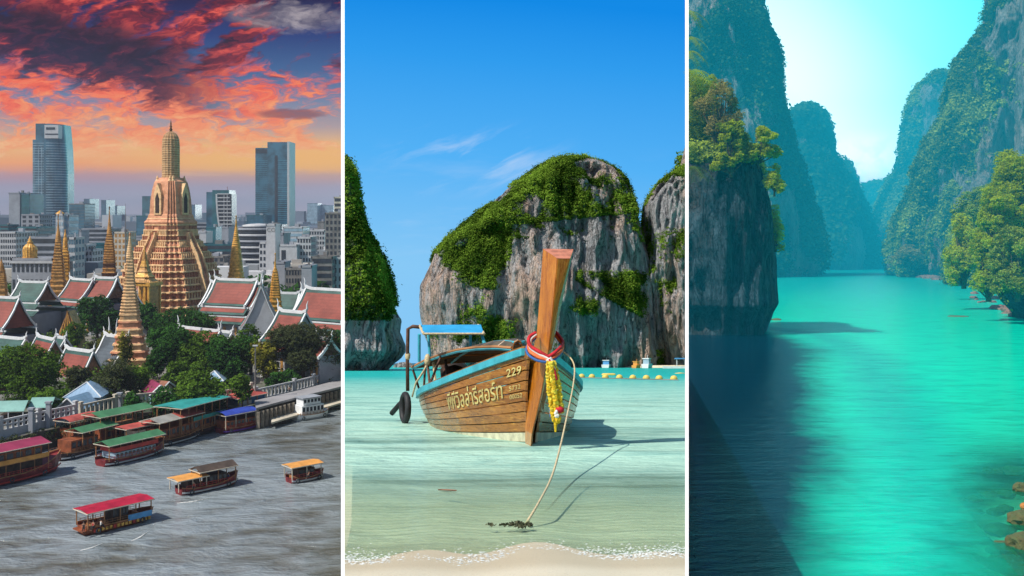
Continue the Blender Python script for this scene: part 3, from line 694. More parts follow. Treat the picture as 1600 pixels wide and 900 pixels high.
# tall blue tower with curved face
o = thing('glass_tower', (W1.at(74, 193, 1300).x, 1300, GZ), 0, 'tallest blue glass tower with a curved banded face and pale crown', 'skyscraper')
k_ = 1300/1600; H = 137*k_+46
part('side_slab', MB().box(-24*k_, -18.5*k_, 2, 32, -.5, H-25*k_), M_glass, o)
part('core', MB().box(-18.4*k_, -4*k_, 0, 34, -.5, H), M_glass, o)
cv = MB(); rings = []
for z in (-.5, H*.60, H*.8, H*.95, H-.5):
    rr = 24*k_ if z < H*.7 else lerp(24, 19, (z-H*.7)/(H*.3))*k_
    rings.append([(-3.9*k_, 34, z), (-3.9*k_, -3, z)]+[(-3.9*k_+(rr+3.9*k_)*math.sin(q), 14-17*math.cos(q), z) for q in np.linspace(.12, 1.6, 9)]+[(rr, 34, z)])
cv.loft(rings); part('curved_front', cv, M_glass, o, False)
bd = MB()
for i in range(40):
    z = 4+i*(H-26)/40; rr = 24*k_ if z < H*.7 else lerp(24, 19, (z-H*.7)/(H*.3))*k_
    Rg = lambda zz, e: [(-3.9*k_+(rr+3.9*k_+e)*math.sin(q), 14-(17+e)*math.cos(q), zz) for q in np.linspace(.12, 1.6, 9)]
    A_, B_ = Rg(z, .35), Rg(z+.85, .35); n = len(A_)
    bd.add(A_+B_, [(j, j+1, n+j+1, n+j) for j in range(n-1)]); bd.box(-18.3*k_, -4.4*k_, -.35, 0, z, z+.7); bd.box(-24.2*k_, -18.6*k_, 1.6, 2, z, z+.9)
part('floor_band', bd, M_lglass, o, kind='stuff')
mv = MB()
for x in (-22, -14, -9): mv.box(x*k_, x*k_+.7, -.5 if x > -18 else 1.4, 0.2 if x > -18 else 2, 0, H-30)
part('mullion', mv, M_lglass, o, kind='stuff')
part('crown_panel', MB().box(-2.5*k_, 19*k_, -3.6, 8, H-19, H-2), M_white, o); part('crown_slot', MB().box(0, 14*k_, -3.9, -3.5, H-8, H-5), M_dglass, o); part('crown_slot', MB().box(-1, 19.3*k_, -3.9, -3.5, H-14.5, H-13), M_dglass, o)
# tall notched tower
o = thing('glass_tower', (W1.at(425.5, 222, 1300).x, 1300, GZ), 0, 'dark blue notched glass tower with a white edge east of the great prang', 'skyscraper')
H = 108*k_+46; x = lambda p_: (p_-425.5)*k_
part('low_wing', MB().box(x(399), x(418), 0, 34, -.5, H-9*k_), M_glass, o)
part('high_wing', MB().box(x(418.1), x(449), -.8, 34, -.5, H), M_glass, o)
part('recess', MB().box(x(429.5), x(434), -1.2, -.7, -.5, H-21*k_), M_dglass, o)
part('edge_fin', MB().box(x(449.1), x(452.5), -1.5, 34, -.5, H+.6), M_white, o)
part('top_band', MB().box(x(399.3), x(417.7), -.5, -.1, H-17*k_, H-11*k_), M_dglass, o)
bd = MB()
for i in range(44):
    z = 3+i*(H-24)/44; bd.box(x(399), x(429), -1.25 if 0 else -.3, -.02, z, z+.45) if z < H-20*k_ else None; bd.box(x(434.3), x(448.9), -1.15, -.85, z, z+.8 if i % 2 else z+.45)
part('floor_band', bd, mat('steel_blue', (.06, .24, .34), .4, .1, .1), o, kind='stuff')
rp = MB(); rp.box(x(409), x(418), 1, 1.3, H-9*k_+2.2, H-9*k_+2.6); rp.box(x(409), x(409)+.4, 1, 1.3, H-9*k_, H-9*k_+2.6); part('roof_rail', rp, M_white, o)
# curved lattice tower
k2 = 1100/1600; o = thing('office_tower', (W1.at(343, 297, 1100).x, 1100, GZ), 0, 'teal office tower with a white curved lattice face beside the great prang', 'skyscraper')
H = 33*k2+46; x = lambda p_: (p_-343)*k2
part('west_wing', MB().box(x(322), x(331.5), 1, 26, -.5, H-3*k2), M_glass, o); part('core', MB().box(x(331.6), x(358), 0, 26, -.5, H), M_teal, o)
fr_ = MB(); sl_ = []
for i in range(13):
    z = H-6*k2-i*(H-16)/13; l = 340+10*(i/13)**2; r2 = 358+6*math.sin(min(1, i/8)*1.57)-(max(0, i-9))*1.5
    sl_.append((z, l, r2))
lf = MB(); lf.loft([[(x(l-2.5), -1.6, z), (x(l), -1.6, z), (x(l), -.2, z), (x(l-2.5), -.2, z)] for z, l, r2 in sl_]); part('curved_edge', lf, M_white, o)
st_ = MB()
for z, l, r2 in sl_: st_.box(x(l), x(r2), -1.5, -.1, z-.55, z+.55)
for q in (350, 355): st_.box(x(q), x(q)+.5, -1.2, -.1, sl_[-1][0], sl_[0][0])
part('lattice', st_, M_white, o, kind='stuff'); part('back_panel', MB().box(x(342), x(362), -.1, 20, -.5, H-6*k2), M_dglass, o)
part('antenna', MB().tube([(x(352), 8, H-.2), (x(352), 8, H+4)], .25, 5), M_rred, o)
# far city that reads as one mass
rng = np.random.default_rng(21); mb = MB()
for k in range(2300):
    Y = 1350+4800*rng.uniform()**1.5; X = -Y*rng.uniform(.165, .52); w = rng.uniform(12, 45); d = rng.uniform(12, 40); h = rng.uniform(5, 20)*(2.4 if rng.uniform() < .06 else 1)
    h = min(h, 46-1.5*Y/400 if Y < 2500 else 58); mb.box(X, X+w, Y, Y+d, GZ-.5, GZ+h)
o = mb.build('distant_city', island_mat('far_city', [(.35, .4, .46), (.16, .2, .26), (.5, .52, .55), (.06, .10, .15), (.25, .24, .24), (.10, .16, .22)])); tag(o, 'hazy sprawl of low city blocks reaching the horizon', 'city', kind='stuff')
mb = MB()
for k in range(300):
    Y = 540+820*rng.uniform(); X = -Y*rng.uniform(.165, .53); w = rng.uniform(7, 22); d = rng.uniform(8, 18); h = min(rng.uniform(5, 17), (46-60*Y/1600)*.75+10); mb.box(X, X+w, Y, Y+d, GZ-.5, GZ+h)
    if rng.uniform() < .6: mb.box(X-.2, X+w+.2, Y-.25, Y, GZ+h*.35, GZ+h*.55)
    if rng.uniform() < .6: mb.box(X+w*.2, X+w*.5, Y+2, Y+5, GZ+h-.1, GZ+h+2.5)
o = mb.build('city_rooftops', island_mat('near_city', [(.55, .57, .6), (.16, .2, .24), (.66, .66, .68), (.08, .13, .16), (.36, .33, .3), (.28, .3, .32), (.5, .46, .4)])); tag(o, 'jumble of low grey and white roofs filling the gaps between the city blocks', 'city', kind='stuff')
pts = []; 
for k in range(420): Y = 480+1800*rng.uniform()**1.4; pts.append((-Y*rng.uniform(.165, .52), Y, GZ+rng.uniform(2, 8)))
V, F, tt = leaf_cloud(pts, rng.uniform(4, 9, 420), 14, 2.2, rng); o = raw('city_trees', V, F, L_dark, tint=tt); tag(o, 'dark tree clumps scattered among the far city blocks', 'trees', kind='stuff')

# ---- prang and stupas
def px_prof(cx, Y, rows, base=None):       # (row, half width px) -> (radius, height above ground)
    k = Y/1600; return [(w*k, 50-(r-330)*k-GZ) for r, w in rows]
def ledged(prof, n, lip=.06, frac=.72):
    out = []
    tot = prof[-1][1]-prof[0][1]; zs = [p[1] for p in prof]; rr = [p[0] for p in prof]
    for i in range(n):
        z0 = prof[0][1]+tot*i/n; z1 = prof[0][1]+tot*(i+1)/n; r0 = interp(z0, zs, rr); r1 = interp(z1, zs, rr)
        out += [(r0*(1-lip*.5), z0+.001), (lerp(r0, r1, .5)*(1-lip), lerp(z0, z1, .15)), (lerp(r0, r1, .8)*(1-lip), lerp(z0, z1, frac)), (lerp(r0, r1, .7)*(1+lip*.6), lerp(z0, z1, frac+.06)), (r1*(1+lip*.4), z1)]
    return out
def great_prang():
    Y = 440; k = Y/1600; loc = W1.at(267, 497, Y); o = thing('great_prang', (loc.x, Y, GZ), R(-24), 'huge terraced stone prang with a bullet shaped crown towering over the temple roofs', 'temple tower')
    S = 1.06  # half diagonal to half side of the redented plan seen at this turn
    rows = [(497, 71), (484, 69), (472, 68), (461, 66), (450, 64), (440, 61), (430, 58), (420, 56), (410, 52), (401, 49), (392, 44), (383, 39), (374, 34), (366, 32.5), (358, 31), (350, 30)]
    P_ = px_prof(267, Y, rows)
    for i in range(len(P_)-1):
        (r0, z0), (r1, z1) = P_[i], P_[i+1]; r0 *= S; r1 *= S; h = z1-z0
        mb = MB(); mb.poly(RED, [(r0*.965, z0-.3), (r0*.955, z0+h*.2), (r1*.985, z0+h*.72), (r1*1.0, z0+h*.74)], k=0)
        part('terrace', mb, M_stone if i % 3 else M_redst, o)
        part('ledge', MB().poly(RED, [(r1*1.0, z0+h*.72), (r1*1.045, z0+h*.78), (r1*1.045, z0+h*.95), (r1*.98, z1)]), M_stone2, o)
        bal = MB(); nb = 15          # carved supporters / balusters standing on each terrace
        for side in range(4):
            c, s_ = [(1, 0), (0, 1), (-1, 0), (0, -1)][side]
            for j in range(nb):
                u = -0.62+1.24*j/(nb-1)
                if abs(u) < .17: continue
                x_, y_ = r0*.985, r0*u
                bx, by = x_*c-y_*s_, x_*s_+y_*c
                e = .22; bal.box(bx-e, bx+e, by-e, by+e, z0-.02, z0+h*.72)
        part('baluster', bal, M_stone2 if i % 2 else M_redst, o, kind='stuff')
    # steep stairs up the middle of each side
    zt = P_[13][1]
    for side in range(4):
        c, s_ = [(1, 0), (0, 1), (-1, 0), (0, -1)][side]; rot = lambda x_, y_, z_: (x_*c-y_*s_, x_*s_+y_*c, z_)
        st = MB(); rl = MB(); n = 40
        for j in range(n):
            f = j/n; z = P_[0][1]+(zt-P_[0][1])*f; x0 = interp(z, [p[1] for p in P_], [p[0]*S for p in P_])*1.03+.5; w = lerp(2.1, 1.3, f)
            z1 = z+(zt-P_[0][1])/n
            st.hexa([rot(x0-2.2, -w, z-.2), rot(x0+.5, -w, z-.2), rot(x0+.5, w, z-.2), rot(x0-2.2, w, z-.2), rot(x0-2.2, -w, z1), rot(x0+.2, -w, z1), rot(x0+.2, w, z1), rot(x0-2.2, w, z1)])
            for e in (-1, 1):
                rl.hexa([rot(x0-1.5, e*w-.25, z), rot(x0+1.0, e*w-.25, z), rot(x0+1.0, e*w+.25, z), rot(x0-1.5, e*w+.25, z), rot(x0-1.5, e*w-.25, z1+1.0), rot(x0+.8, e*w-.25, z1+1.0), rot(x0+.8, e*w+.25, z1+1.0), rot(x0-1.5, e*w+.25, z1+1.0)])
        part('stair', st, M_redst, o); part('stair_wall', rl, M_stone2, o)
        # arched entrance porch at the foot, niche high up
        pc = P_[0][0]*S; pb = MB(); pb.hexa([rot(pc-1, -3.4, -.2), rot(pc+2.4, -3.4, -.2), rot(pc+2.4, 3.4, -.2), rot(pc-1, 3.4, -.2), rot(pc-1, -3.1, 4.4), rot(pc+2, -3.1, 4.4), rot(pc+2, 3.1, 4.4), rot(pc-1, 3.1, 4.4)]); part('porch', pb, M_stone, o)
    # upper body
    up = px_prof(267, Y, [(350, 30), (347, 31), (342, 27), (336, 26), (334, 24.5), (312, 23.5), (296, 21.5), (284, 19), (281, 15), (278, 14)])
    part('upper_body', MB().poly(RED, [(r*S*1.02, z) for r, z in up]), M_stone, o)
    part('shoulder', MB().poly(RED, ledged([(30.5*k*S, up[0][1]), (25.5*k*S, up[3][1])], 3, .05)), M_stone2, o)
    for side in range(4):
        c, s_ = [(1, 0), (0, 1), (-1, 0), (0, -1)][side]; rot = lambda x_, y_, z_: (x_*c-y_*s_, x_*s_+y_*c, z_)
        z0 = up[4][1]; x0 = 24.5*k*S*1.02
        nb = MB(); prof = [(-1.9, 0), (1.9, 0), (1.9, 9), (1.0, 11.2), (0, 13.4), (-1.0, 11.2), (-1.9, 9)]
        A_ = [rot(x0-1.2, y_, z0-.4+z_) for y_, z_ in prof]; B_ = [rot(x0+.8, y_, z0-.4+z_) for y_, z_ in prof]; m_ = len(prof)
        nb.add(A_+B_, [tuple(range(m_))[::-1], tuple(range(m_, 2*m_))]+[(i, (i+1) % m_, m_+(i+1) % m_, m_+i) for i in range(m_)]); ni = part('niche', nb, M_stone2, o)
        ar = MB(); prof = [(-1.0, .8), (1.0, .8), (1.0, 7), (0, 9.4), (-1.0, 7)]
        A_ = [rot(x0+.78, y_, z0-.4+z_) for y_, z_ in prof]; B_ = [rot(x0+.95, y_, z0-.4+z_) for y_, z_ in prof]; m_ = len(prof)
        ar.add(A_+B_, [tuple(range(m_))[::-1], tuple(range(m_, 2*m_))]+[(i, (i+1) % m_, m_+(i+1) % m_, m_+i) for i in range(m_)]); part('arch', ar, M_dark, ni)
        for e in (-1, 1):
            q = rot(19*k*S*.78, e*19*k*S*.62, 0); sp = MB(); zz = up[7][1]
            sp.lathe([(.95, zz-5), (.8, zz), (.95, zz+.3), (.5, zz+1.0), (.55, zz+1.4), (.1, zz+2.6)], 8, (q[0], q[1])); part('mini_spire', sp, M_stone2, o)
    tw = px_prof(267, Y, [(281, 14.5), (277, 14), (276, 13.2), (250, 13.2), (228, 13.2), (219, 12.6), (213, 11), (209, 8.4), (206.5, 5), (205, 1.5)])
    tw_s = [1, .94, 1, .94, 1, .94, 1, .9]
    part('crown', MB().lathe([(r, z) for r, z in tw], 32, shape=[1, .93]), mat('weathered_stone', (.50, .29, .14), .8, .2, .4, bump=.5, stripes=(2, 1.5, .45), dirt=.4), o)
    rg = MB()
    for i in range(17):
        z = lerp(tw[2][1], tw[5][1], i/16); r = interp(z, [q[1] for q in tw], [q[0] for q in tw])*1.02; rg.lathe([(r*.96, z), (r, z+.1), (r, z+.42), (r*.96, z+.5)], 32, shape=[1, .95])
    part('ring', rg, mat('pale_rib', (.60, .41, .22), .8, .1, .5), o, kind='stuff')
    fz = tw[-1][1]; part('finial', MB().lathe([(.9, fz-.6), (.5, fz+.3), (.75, fz+.7), (.35, fz+1.3), (.55, fz+2.2), (.2, fz+2.6), (.35, fz+3.1), (.06, fz+4.9)], 8), M_brown, o, True)
    return o
great_prang()
def stupa(cx, Y, rows, label, body, seg, rot=R(20), plan='sq', ledges=14, base_led=5, zoff=0, metal=None):
    k = Y/1600; pr = px_prof(cx, Y, rows); loc = W1.at(cx, 330, Y); o = thing('stupa', (loc.x, Y, GZ), rot, label, 'stupa')
    pr = sorted(pr, key=lambda q: q[1]); z0 = pr[0][1]; zs = [p[1] for p in pr]; rr = [p[0] for p in pr]; zt = zs[-1]
    cut = [z0, lerp(z0, zt, seg[0]), lerp(z0, zt, seg[1]), zt]
    def seg_prof(a, b, n, lip): 
        q = [(interp(z, zs, rr), z) for z in np.linspace(a, b, 6)]; return ledged(q, n, lip)
    S = .88 if plan == 'sq' else 1
    mk = (lambda p_: MB().poly(RED, [(r*S, z) for r, z in p_])) if plan == 'sq' else (lambda p_: MB().lathe(p_, 20))
    n0 = base_led
    for i in range(n0):
        a = lerp(cut[0], cut[1], i/n0); b = lerp(cut[0], cut[1], (i+1)/n0); p_ = seg_prof(a, b, 1, .05)
        if i == 0: p_ = [(p_[0][0], -.6)]+p_
        part('base_step', mk(p_), body if i % 2 else (metal or body), o)
    part('bell', mk(seg_prof(cut[1], cut[2], ledges, .05)), body, o)
    part('spire', MB().lathe(ledged([(interp(z, zs, rr)*1.0, z) for z in np.linspace(cut[2], lerp(cut[2], zt, .86), 5)], 12, .08), 12), body, o)
    a = lerp(cut[2], zt, .85); part('finial', MB().lathe([(interp(a, zs, rr), a), (.12+k*.3, lerp(a, zt, .4)), (.2+k*.5, lerp(a, zt, .6)), (.03, zt)], 8), metal or body, o, True)
    return o
stupa(203, 300, [(580, 43), (570, 40), (560, 36), (545, 30), (530, 26), (510, 21), (490, 17), (460, 12.5), (440, 9), (410, 7), (390, 4.5), (375, 2), (363, .4)],
      'tall slender cream stone stupa standing nearest the river among the trees', M_stone2, (.42, .82), ledges=18, base_led=8, metal=M_stone)
stupa(171, 470, [(433, 13), (420, 12.5), (419, 11), (400, 10), (380, 8), (365, 4.5), (350, 2.2), (335, .9), (322, .3)], 'ringed golden brown spire with a pointed tip above the dark trees', M_gold, (.2, .62), ledges=12, base_led=3, metal=M_brown)
stupa(369, 450, [(438, 14), (428, 12.5), (420, 11), (400, 9), (385, 7), (370, 4.5), (355, 2), (336, .3)], 'bright golden ringed spire east of the great prang', M_gold2, (.18, .6), plan='r', ledges=12, base_led=3)
stupa(91, 425, [(462, 16), (450, 14.5), (435, 12), (420, 10.5), (400, 8), (385, 6), (370, 4), (355, 1.2), (333, .25)], 'tall gilded spire at the west end beside the bell dome', M_gold, (.25, .66), ledges=12, base_led=4)
stupa(102, 440, [(456, 9), (440, 8.5), (425, 8), (400, 7), (390, 6.6), (389, 4), (380, 3.6), (369, 3), (368, 1.5), (358, .5)], 'stubby gilded tower close behind the west spire', M_gold2, (.3, .7), ledges=8, base_led=3)
stupa(430, 345, [(492, 13), (475, 11), (460, 9), (445, 7.5), (430, 5.5), (422, 4), (418, 2), (408, 1), (395, .3)], 'orange gilded prang behind the white gable wall', M_gold2, (.3, .7), ledges=10, base_led=4)
stupa(2, 420, [(470, 11), (450, 10), (430, 8), (415, 4), (405, .5)], 'partly cut off pale gilded stupa at the west edge', M_gold, (.4, .7), ledges=6, base_led=3)
# golden gate pavilion at the foot of the prang
Y = 400; k = Y/1600; o = thing('golden_pavilion', (W1.at(226, 490, Y).x, Y, GZ), R(-14), 'golden columned pavilion with a tiered spire at the foot of the great prang', 'pavilion')
zb = 50-(494-330)*k-GZ; ze = 50-(446-330)*k-GZ
for ex in (-1, 1):
    for ey in (-1, 1):
        for q in (0, 1.6): part('column', MB().box(ex*(4.2-q)-.45, ex*(4.2-q)+.45, ey*3.6-.45, ey*3.6+.45, zb-4, ze), M_gold2, o)
part('plinth', MB().box(-5.5, 5.5, -4.6, 4.6, -.4, 1.5), M_stone2, o)
part('lintel', MB().box(-5.2, 5.2, -4.3, 4.3, ze, ze+1.4), M_gold2, o)
part('inner_wall', MB().box(1.2, 4.4, -3.0, 3.0, 1.4, ze), M_gold, o)
z = ze+1.4
for i, (r, h) in enumerate([(4.4, 2.0), (3.2, 1.9), (2.2, 2.0), (1.5, 2.4), (.9, 3.2)]):
    part('roof_tier', MB().poly(RED, [(r*1.05, z), (r*.8, z+h*.45), (r*.62, z+h)]), M_gold2 if i % 2 else M_gold, o); z += h
part('finial', MB().lathe([(.5, z), (.3, z+1), (.05, z+3)], 8), M_gold2, o)
# thin mast
p = W1.at(196, 366, 700); o = thing('radio_mast', (p.x, 700, GZ), 0, 'thin dark radio mast rising behind the slender cream spire', 'mast'); part('pole', MB().tube([(0, 0, 0), (0, 0, p.z-GZ), (0, 0, W1.at(196, 318, 700).z-GZ)], [.4, .3, .1], 6), M_conc, o)

# ---- Thai halls
def hall(A, B, Y0, Y1, hw, drop, label, field=None, border=None, trim=None, lower=1, gable=None, wallm=None, gtop=True, porch=0, name='temple_hall', horn=2.2, bw=.75):
    field = field or M_rred; border = border or M_rgreen; trim = trim or M_trim; gable = gable or M_brown; wallm = wallm or M_wall
    a = W1.at(*A, Y0); b = W1.at(*B, Y1); d = b-a; L = Vector((d.x, d.y)).length; mid = (a+b)/2; zr = mid.z-GZ
    o = thing(name, (mid.x, mid.y, GZ), math.atan2(d.y, d.x), label, 'temple hall')
    def section(l0, l1, dz, s):
        hw_, dr = hw*s, drop*s; zr_ = zr-dz
        pr = [(0.05, 0), (hw_*.33, -dr*.42), (hw_*.68, -dr*.76), (hw_, -dr)]
        ro = MB(); fi = MB()
        for e in (-1, 1):
            for (y0, z0), (y1, z1) in zip(pr, pr[1:]):
                P4 = [(l0, e*y0, zr_+z0), (l1, e*y0, zr_+z0), (l1, e*y1, zr_+z1), (l0, e*y1, zr_+z1)]
                ro.slab(P4 if e > 0 else P4[::-1], .22)
            # raised red field
            for i, ((y0, z0), (y1, z1)) in enumerate(zip(pr, pr[1:])):
                if i == 0: y0, z0 = lerp(y0, y1, .3), lerp(z0, z1, .3)
                if i == 2: y1, z1 = lerp(y0, y1, .72), lerp(z0, z1, .72)
                nz = .09; P4 = [(l0+bw*1.3, e*y0, zr_+z0+nz), (l1-bw*1.3, e*y0, zr_+z0+nz), (l1-bw*1.3, e*y1, zr_+z1+nz), (l0+bw*1.3, e*y1, zr_+z1+nz)]
                fi.slab(P4 if e > 0 else P4[::-1], .12)
        r_ = part('roof', ro, border, o); f_ = part('roof_field', fi, field, r_)
        part('ridge', MB().loft([[(x_, -.3, zr_-.2+u), (x_, .3, zr_-.2+u), (x_, .3, zr_+.65+u), (x_, -.3, zr_+.65+u)] for x_, u in
              [(l0-.3, .7), (l0+1, .25), (l0+L*.12, .02), (l1-L*.12, .02), (l1-1, .25), (l1+.3, .7)]]), trim, o)
        for x_, sg in ((l0, -1), (l1, 1)):
            for e in (-1, 1):
                rings = []
                for y0, z0 in pr+[(hw_*1.06, -dr*.99)]:
                    rings.append([(x_-.28, e*y0, zr_+z0-.35), (x_+.28, e*y0, zr_+z0-.35), (x_+.28, e*y0, zr_+z0+.5), (x_-.28, e*y0, zr_+z0+.5)])
                part('bargeboard', MB().loft(rings if e < 0 else [r[::-1] for r in rings]), trim, o)
            if horn:
                part('finial', MB().tube([(x_+sg*.1, 0, zr_+.6), (x_+sg*.5, 0, zr_+.6+horn*.3), (x_+sg*.35, 0, zr_+.6+horn*.6), (x_+sg*.9, 0, zr_+.6+horn)], [.34, .3, .18, .04], 6), trim, o, True)
            g = MB(); g.slab([(x_-sg*.5, -hw_*.93, zr_-dr), (x_-sg*.5, hw_*.93, zr_-dr), (x_-sg*.5, hw_*.33, zr_-dr*.46), (x_-sg*.5, 0, zr_-.3), (x_-sg*.5, -hw_*.33, zr_-dr*.46)], .2); part('gable', g, gable, o)
    if porch: section(-L/2-porch, L/2+porch, drop*.16, .93)
    section(-L/2, L/2, 0, 1)
    hw2, z2 = hw, zr-drop
    for q in range(lower):
        y0, z0 = hw2*.94, z2-.7; y1, z1 = hw2*1.28, z2-.7-drop*.26; lo = MB(); lf_ = MB()
        for e in (-1, 1):
            P4 = [(-L/2-1-q, e*y0, z0), (L/2+1+q, e*y0, z0), (L/2+1+q, e*y1, z1), (-L/2-1-q, e*y1, z1)]; lo.slab(P4 if e > 0 else P4[::-1], .2)
            ym, zm = lerp(y0, y1, .15), lerp(z0, z1, .15); yn, zn = lerp(y0, y1, .7), lerp(z0, z1, .7)
            P4 = [(-L/2-.2-q, e*ym, zm+.1), (L/2+.2+q, e*ym, zm+.1), (L/2+.2+q, e*yn, zn+.1), (-L/2-.2-q, e*yn, zn+.1)]; lf_.slab(P4 if e > 0 else P4[::-1], .1)
        r_ = part('eave_roof', lo, border, o); part('roof_field', lf_, field, r_)
        ed = MB()
        for e in (-1, 1): ed.box(-L/2-1.2-q, L/2+1.2+q, e*y0-.18, e*y0+.18, z0-.1, z0+.42)
        part('eave_trim', ed, trim, o); hw2, z2 = y1, z1
    w_ = hw2*.82; part('wall', MB().box(-L/2+.4, L/2-.4, -w_, w_, -.5, z2+.3), wallm, o)
    for e in (-1, 1):
        for j in range(max(2, int(L/4))):
            x_ = -L/2+1.8+j*(L-3.6)/max(1, int(L/4)-1); part('window', MB().box(x_-.5, x_+.5, e*w_-.12, e*w_+.12, 1.2, max(2, z2-1.2)), M_gold, o)
    return o
hall((-25, 466), (30, 465), 345, 338, 6.4, 9.5, 'red roofed hall with a stepped red gable at the west edge of the temple', gable=M_rred, lower=1)
hall((30, 442), (74, 441), 380, 376, 5.5, 6.5, 'hall with an all green roof beside the gilded west spire', field=M_rgreen, lower=2)
hall((110, 438), (145, 437), 392, 384, 5.6, 7.2, 'red roofed hall joined to its twin, nearer the golden gable', lower=1)
hall((149, 436), (183, 434), 386, 382, 5.4, 7.2, 'red roofed hall joined to its twin, nearer the ringed spire', lower=1)
hall((-40, 530), (40, 524), 318, 305, 5.2, 5.5, 'low green roofed hall right behind the big bushy tree', field=M_rgreen)
hall((58, 531), (86, 527), 312, 302, 5.6, 7.8, 'green hall with a faded red roof field next to the low green hall', lower=0)
hall((89, 530), (103, 527), 322, 318, 5.6, 6.4, 'short green roofed hall tucked behind its larger neighbour', field=M_rgreen, lower=0)
hall((103, 550), (146, 546), 292, 284, 6.2, 9.2, 'hall with a dark brown gable and faded red roof beside the blue pavilion', lower=0, gable=M_redst)
hall((172, 527), (181, 526), 318, 316, 4.5, 5.5, 'small white ridged hall with two long horns behind yellow shrubs', field=M_rgreen, horn=5.5, lower=0)
hall((164, 529), (200, 524), 302, 296, 6.0, 8.6, 'grey slate roofed hall beside the slender cream stupa', field=M_rgrey, border=M_rgrey, lower=0)
hall((207, 462), (214, 458), 392, 380, 4.5, 6, 'small red gabled chapel between the slender stupa and the golden pavilion', lower=0)
hall((337, 438), (402, 438), 352, 345, 6.6, 8.0, 'great red roofed hall east of the prang with a brown gable', lower=2, porch=2, horn=3)
hall((408, 447), (409.5, 444), 318, 334, 7.0, 14.5, 'tall white gabled hall facing the river behind the dark trees', field=M_rred, lower=0, gable=M_white, wallm=M_white, horn=3.5)
hall((478, 458), (560, 449), 322, 310, 7.2, 8.6, 'large red roofed hall with three stacked roofs beside the divider', lower=3, porch=1.5, horn=3)
hall((436, 459), (468, 459), 372, 370, 4.5, 5.5, 'green roofed hall behind the white gable', field=M_rgreen, lower=0)
hall((436, 492), (478, 484), 290, 283, 6.6, 7.8, 'bright red roofed hall with a white walled gable facing the water', lower=1, gable=M_white, wallm=M_white, horn=3)
hall((496, 533), (517, 527), 276, 272, 4.0, 4.4, 'small red porch roof by the big rain tree', lower=0)
hall((280, 519), (344, 511), 318, 306, 4.2, 4.6, 'long low plain red roof half hidden among dark trees', border=M_rred, lower=0, horn=3.2)
hall((343, 521), (363, 518), 330, 326, 3.4, 3.2, 'small blue grey roofed gatehouse by the long low red roof', field=M_rgrey, lower=0)
hall((-40, 590), (3, 592), 262, 258, 5.5, 8.2, 'pink walled house with a maroon roof behind the green awning', border=M_rred, lower=0, wallm=M_stone, horn=0, name='house')
# tall golden gable
Y = 345; p = W1.at(106, 487, Y); o = thing('golden_gable', (p.x, Y, GZ), R(-12), 'tall narrow golden gable front rising between the tiled roofs', 'temple gable')
zb, zt_ = 4.0, p.z-GZ; kk = Y/1600
part('gable', MB().slab([(-17*kk, 0, 0), (20*kk, 0, 0), (14*kk, 0, zt_*.55), (0, 0, zt_+.3), (-15*kk, 0, zt_*.45)], 4.0), M_gold, o)
for i in range(7): f = i/6; part('rib', MB().tube([(0, -.2, zt_), (lerp(-16, 19, f)*kk, -.3, 1)], [.22, .3], 5), M_gold2 if i % 2 else M_brown, o)
# ---- smaller houses, tents, awnings
def hiphouse(cx, yt, ye, yb, wpx, label, roof, wallm, dpt=9, name='house', rot=0.1, posts=False):
    Y = W1.g(cx, yb, GZ).y; k = Y/1600; w = wpx*k; zt = 50-(yt-330)*k-GZ; ze = 50-(ye-330)*k-GZ; o = thing(name, (W1.at(cx, yt, Y).x, Y, GZ), rot, label, 'house')
    ro = MB(); a, b = w/2+.6, dpt+.6; ro.add([(-a, -.6, ze), (a, -.6, ze), (a, b, ze), (-a, b, ze), (0, dpt*.35, zt), (0, dpt*.65, zt)], [(0, 1, 4), (1, 2, 5, 4), (2, 3, 5), (3, 0, 4, 5), (3, 2, 1, 0)]); part('roof', ro, roof, o)
    for q in ((-a, -.6), (a, -.6)): part('hip_rib', MB().tube([(q[0], q[1], ze+.1), (0, dpt*.35, zt+.1)], .16, 5), M_trim, o)
    part('wall', MB().box(-w/2+.3, w/2-.3, .2, dpt-.2, -.5, ze), wallm, o)
    for x_ in (-w*.3, 0, w*.3): part('window', MB().box(x_-w*.1, x_+w*.1, .08, .3, ze*.2, ze*.85), M_dglass if not posts else M_lglass, o)
    return o
M_bluer = mat('blue_tin_roof', (.26, .40, .56), .5, .1, .3, stripes=(0, .8, .2), dirt=.3)
M_mag = mat('magenta_roof', (.26, .035, .09), .55, .12, .4, stripes=(0, .8, .25), dirt=.3)
M_rust = mat('rusty_tin', (.26, .11, .07), .8, .25, .4, stripes=(0, .8, .3), dirt=.6)
M_aqua = mat('aqua_awning', (.22, .42, .38), .6, .12, .2, dirt=.4)
hiphouse(129, 601, 621, 640, 50, 'blue hipped pavilion with glazed walls behind the cream balustrade', M_bluer, M_lglass, posts=True)
hiphouse(331, 583, 596, 608, 30, 'pale blue hipped tent beside the bushy green tree', M_bluer, M_white)
hiphouse(300, 594, 604, 613, 34, 'low pale blue roofed shed half behind the bushy green tree', M_bluer, M_white, rot=.3)
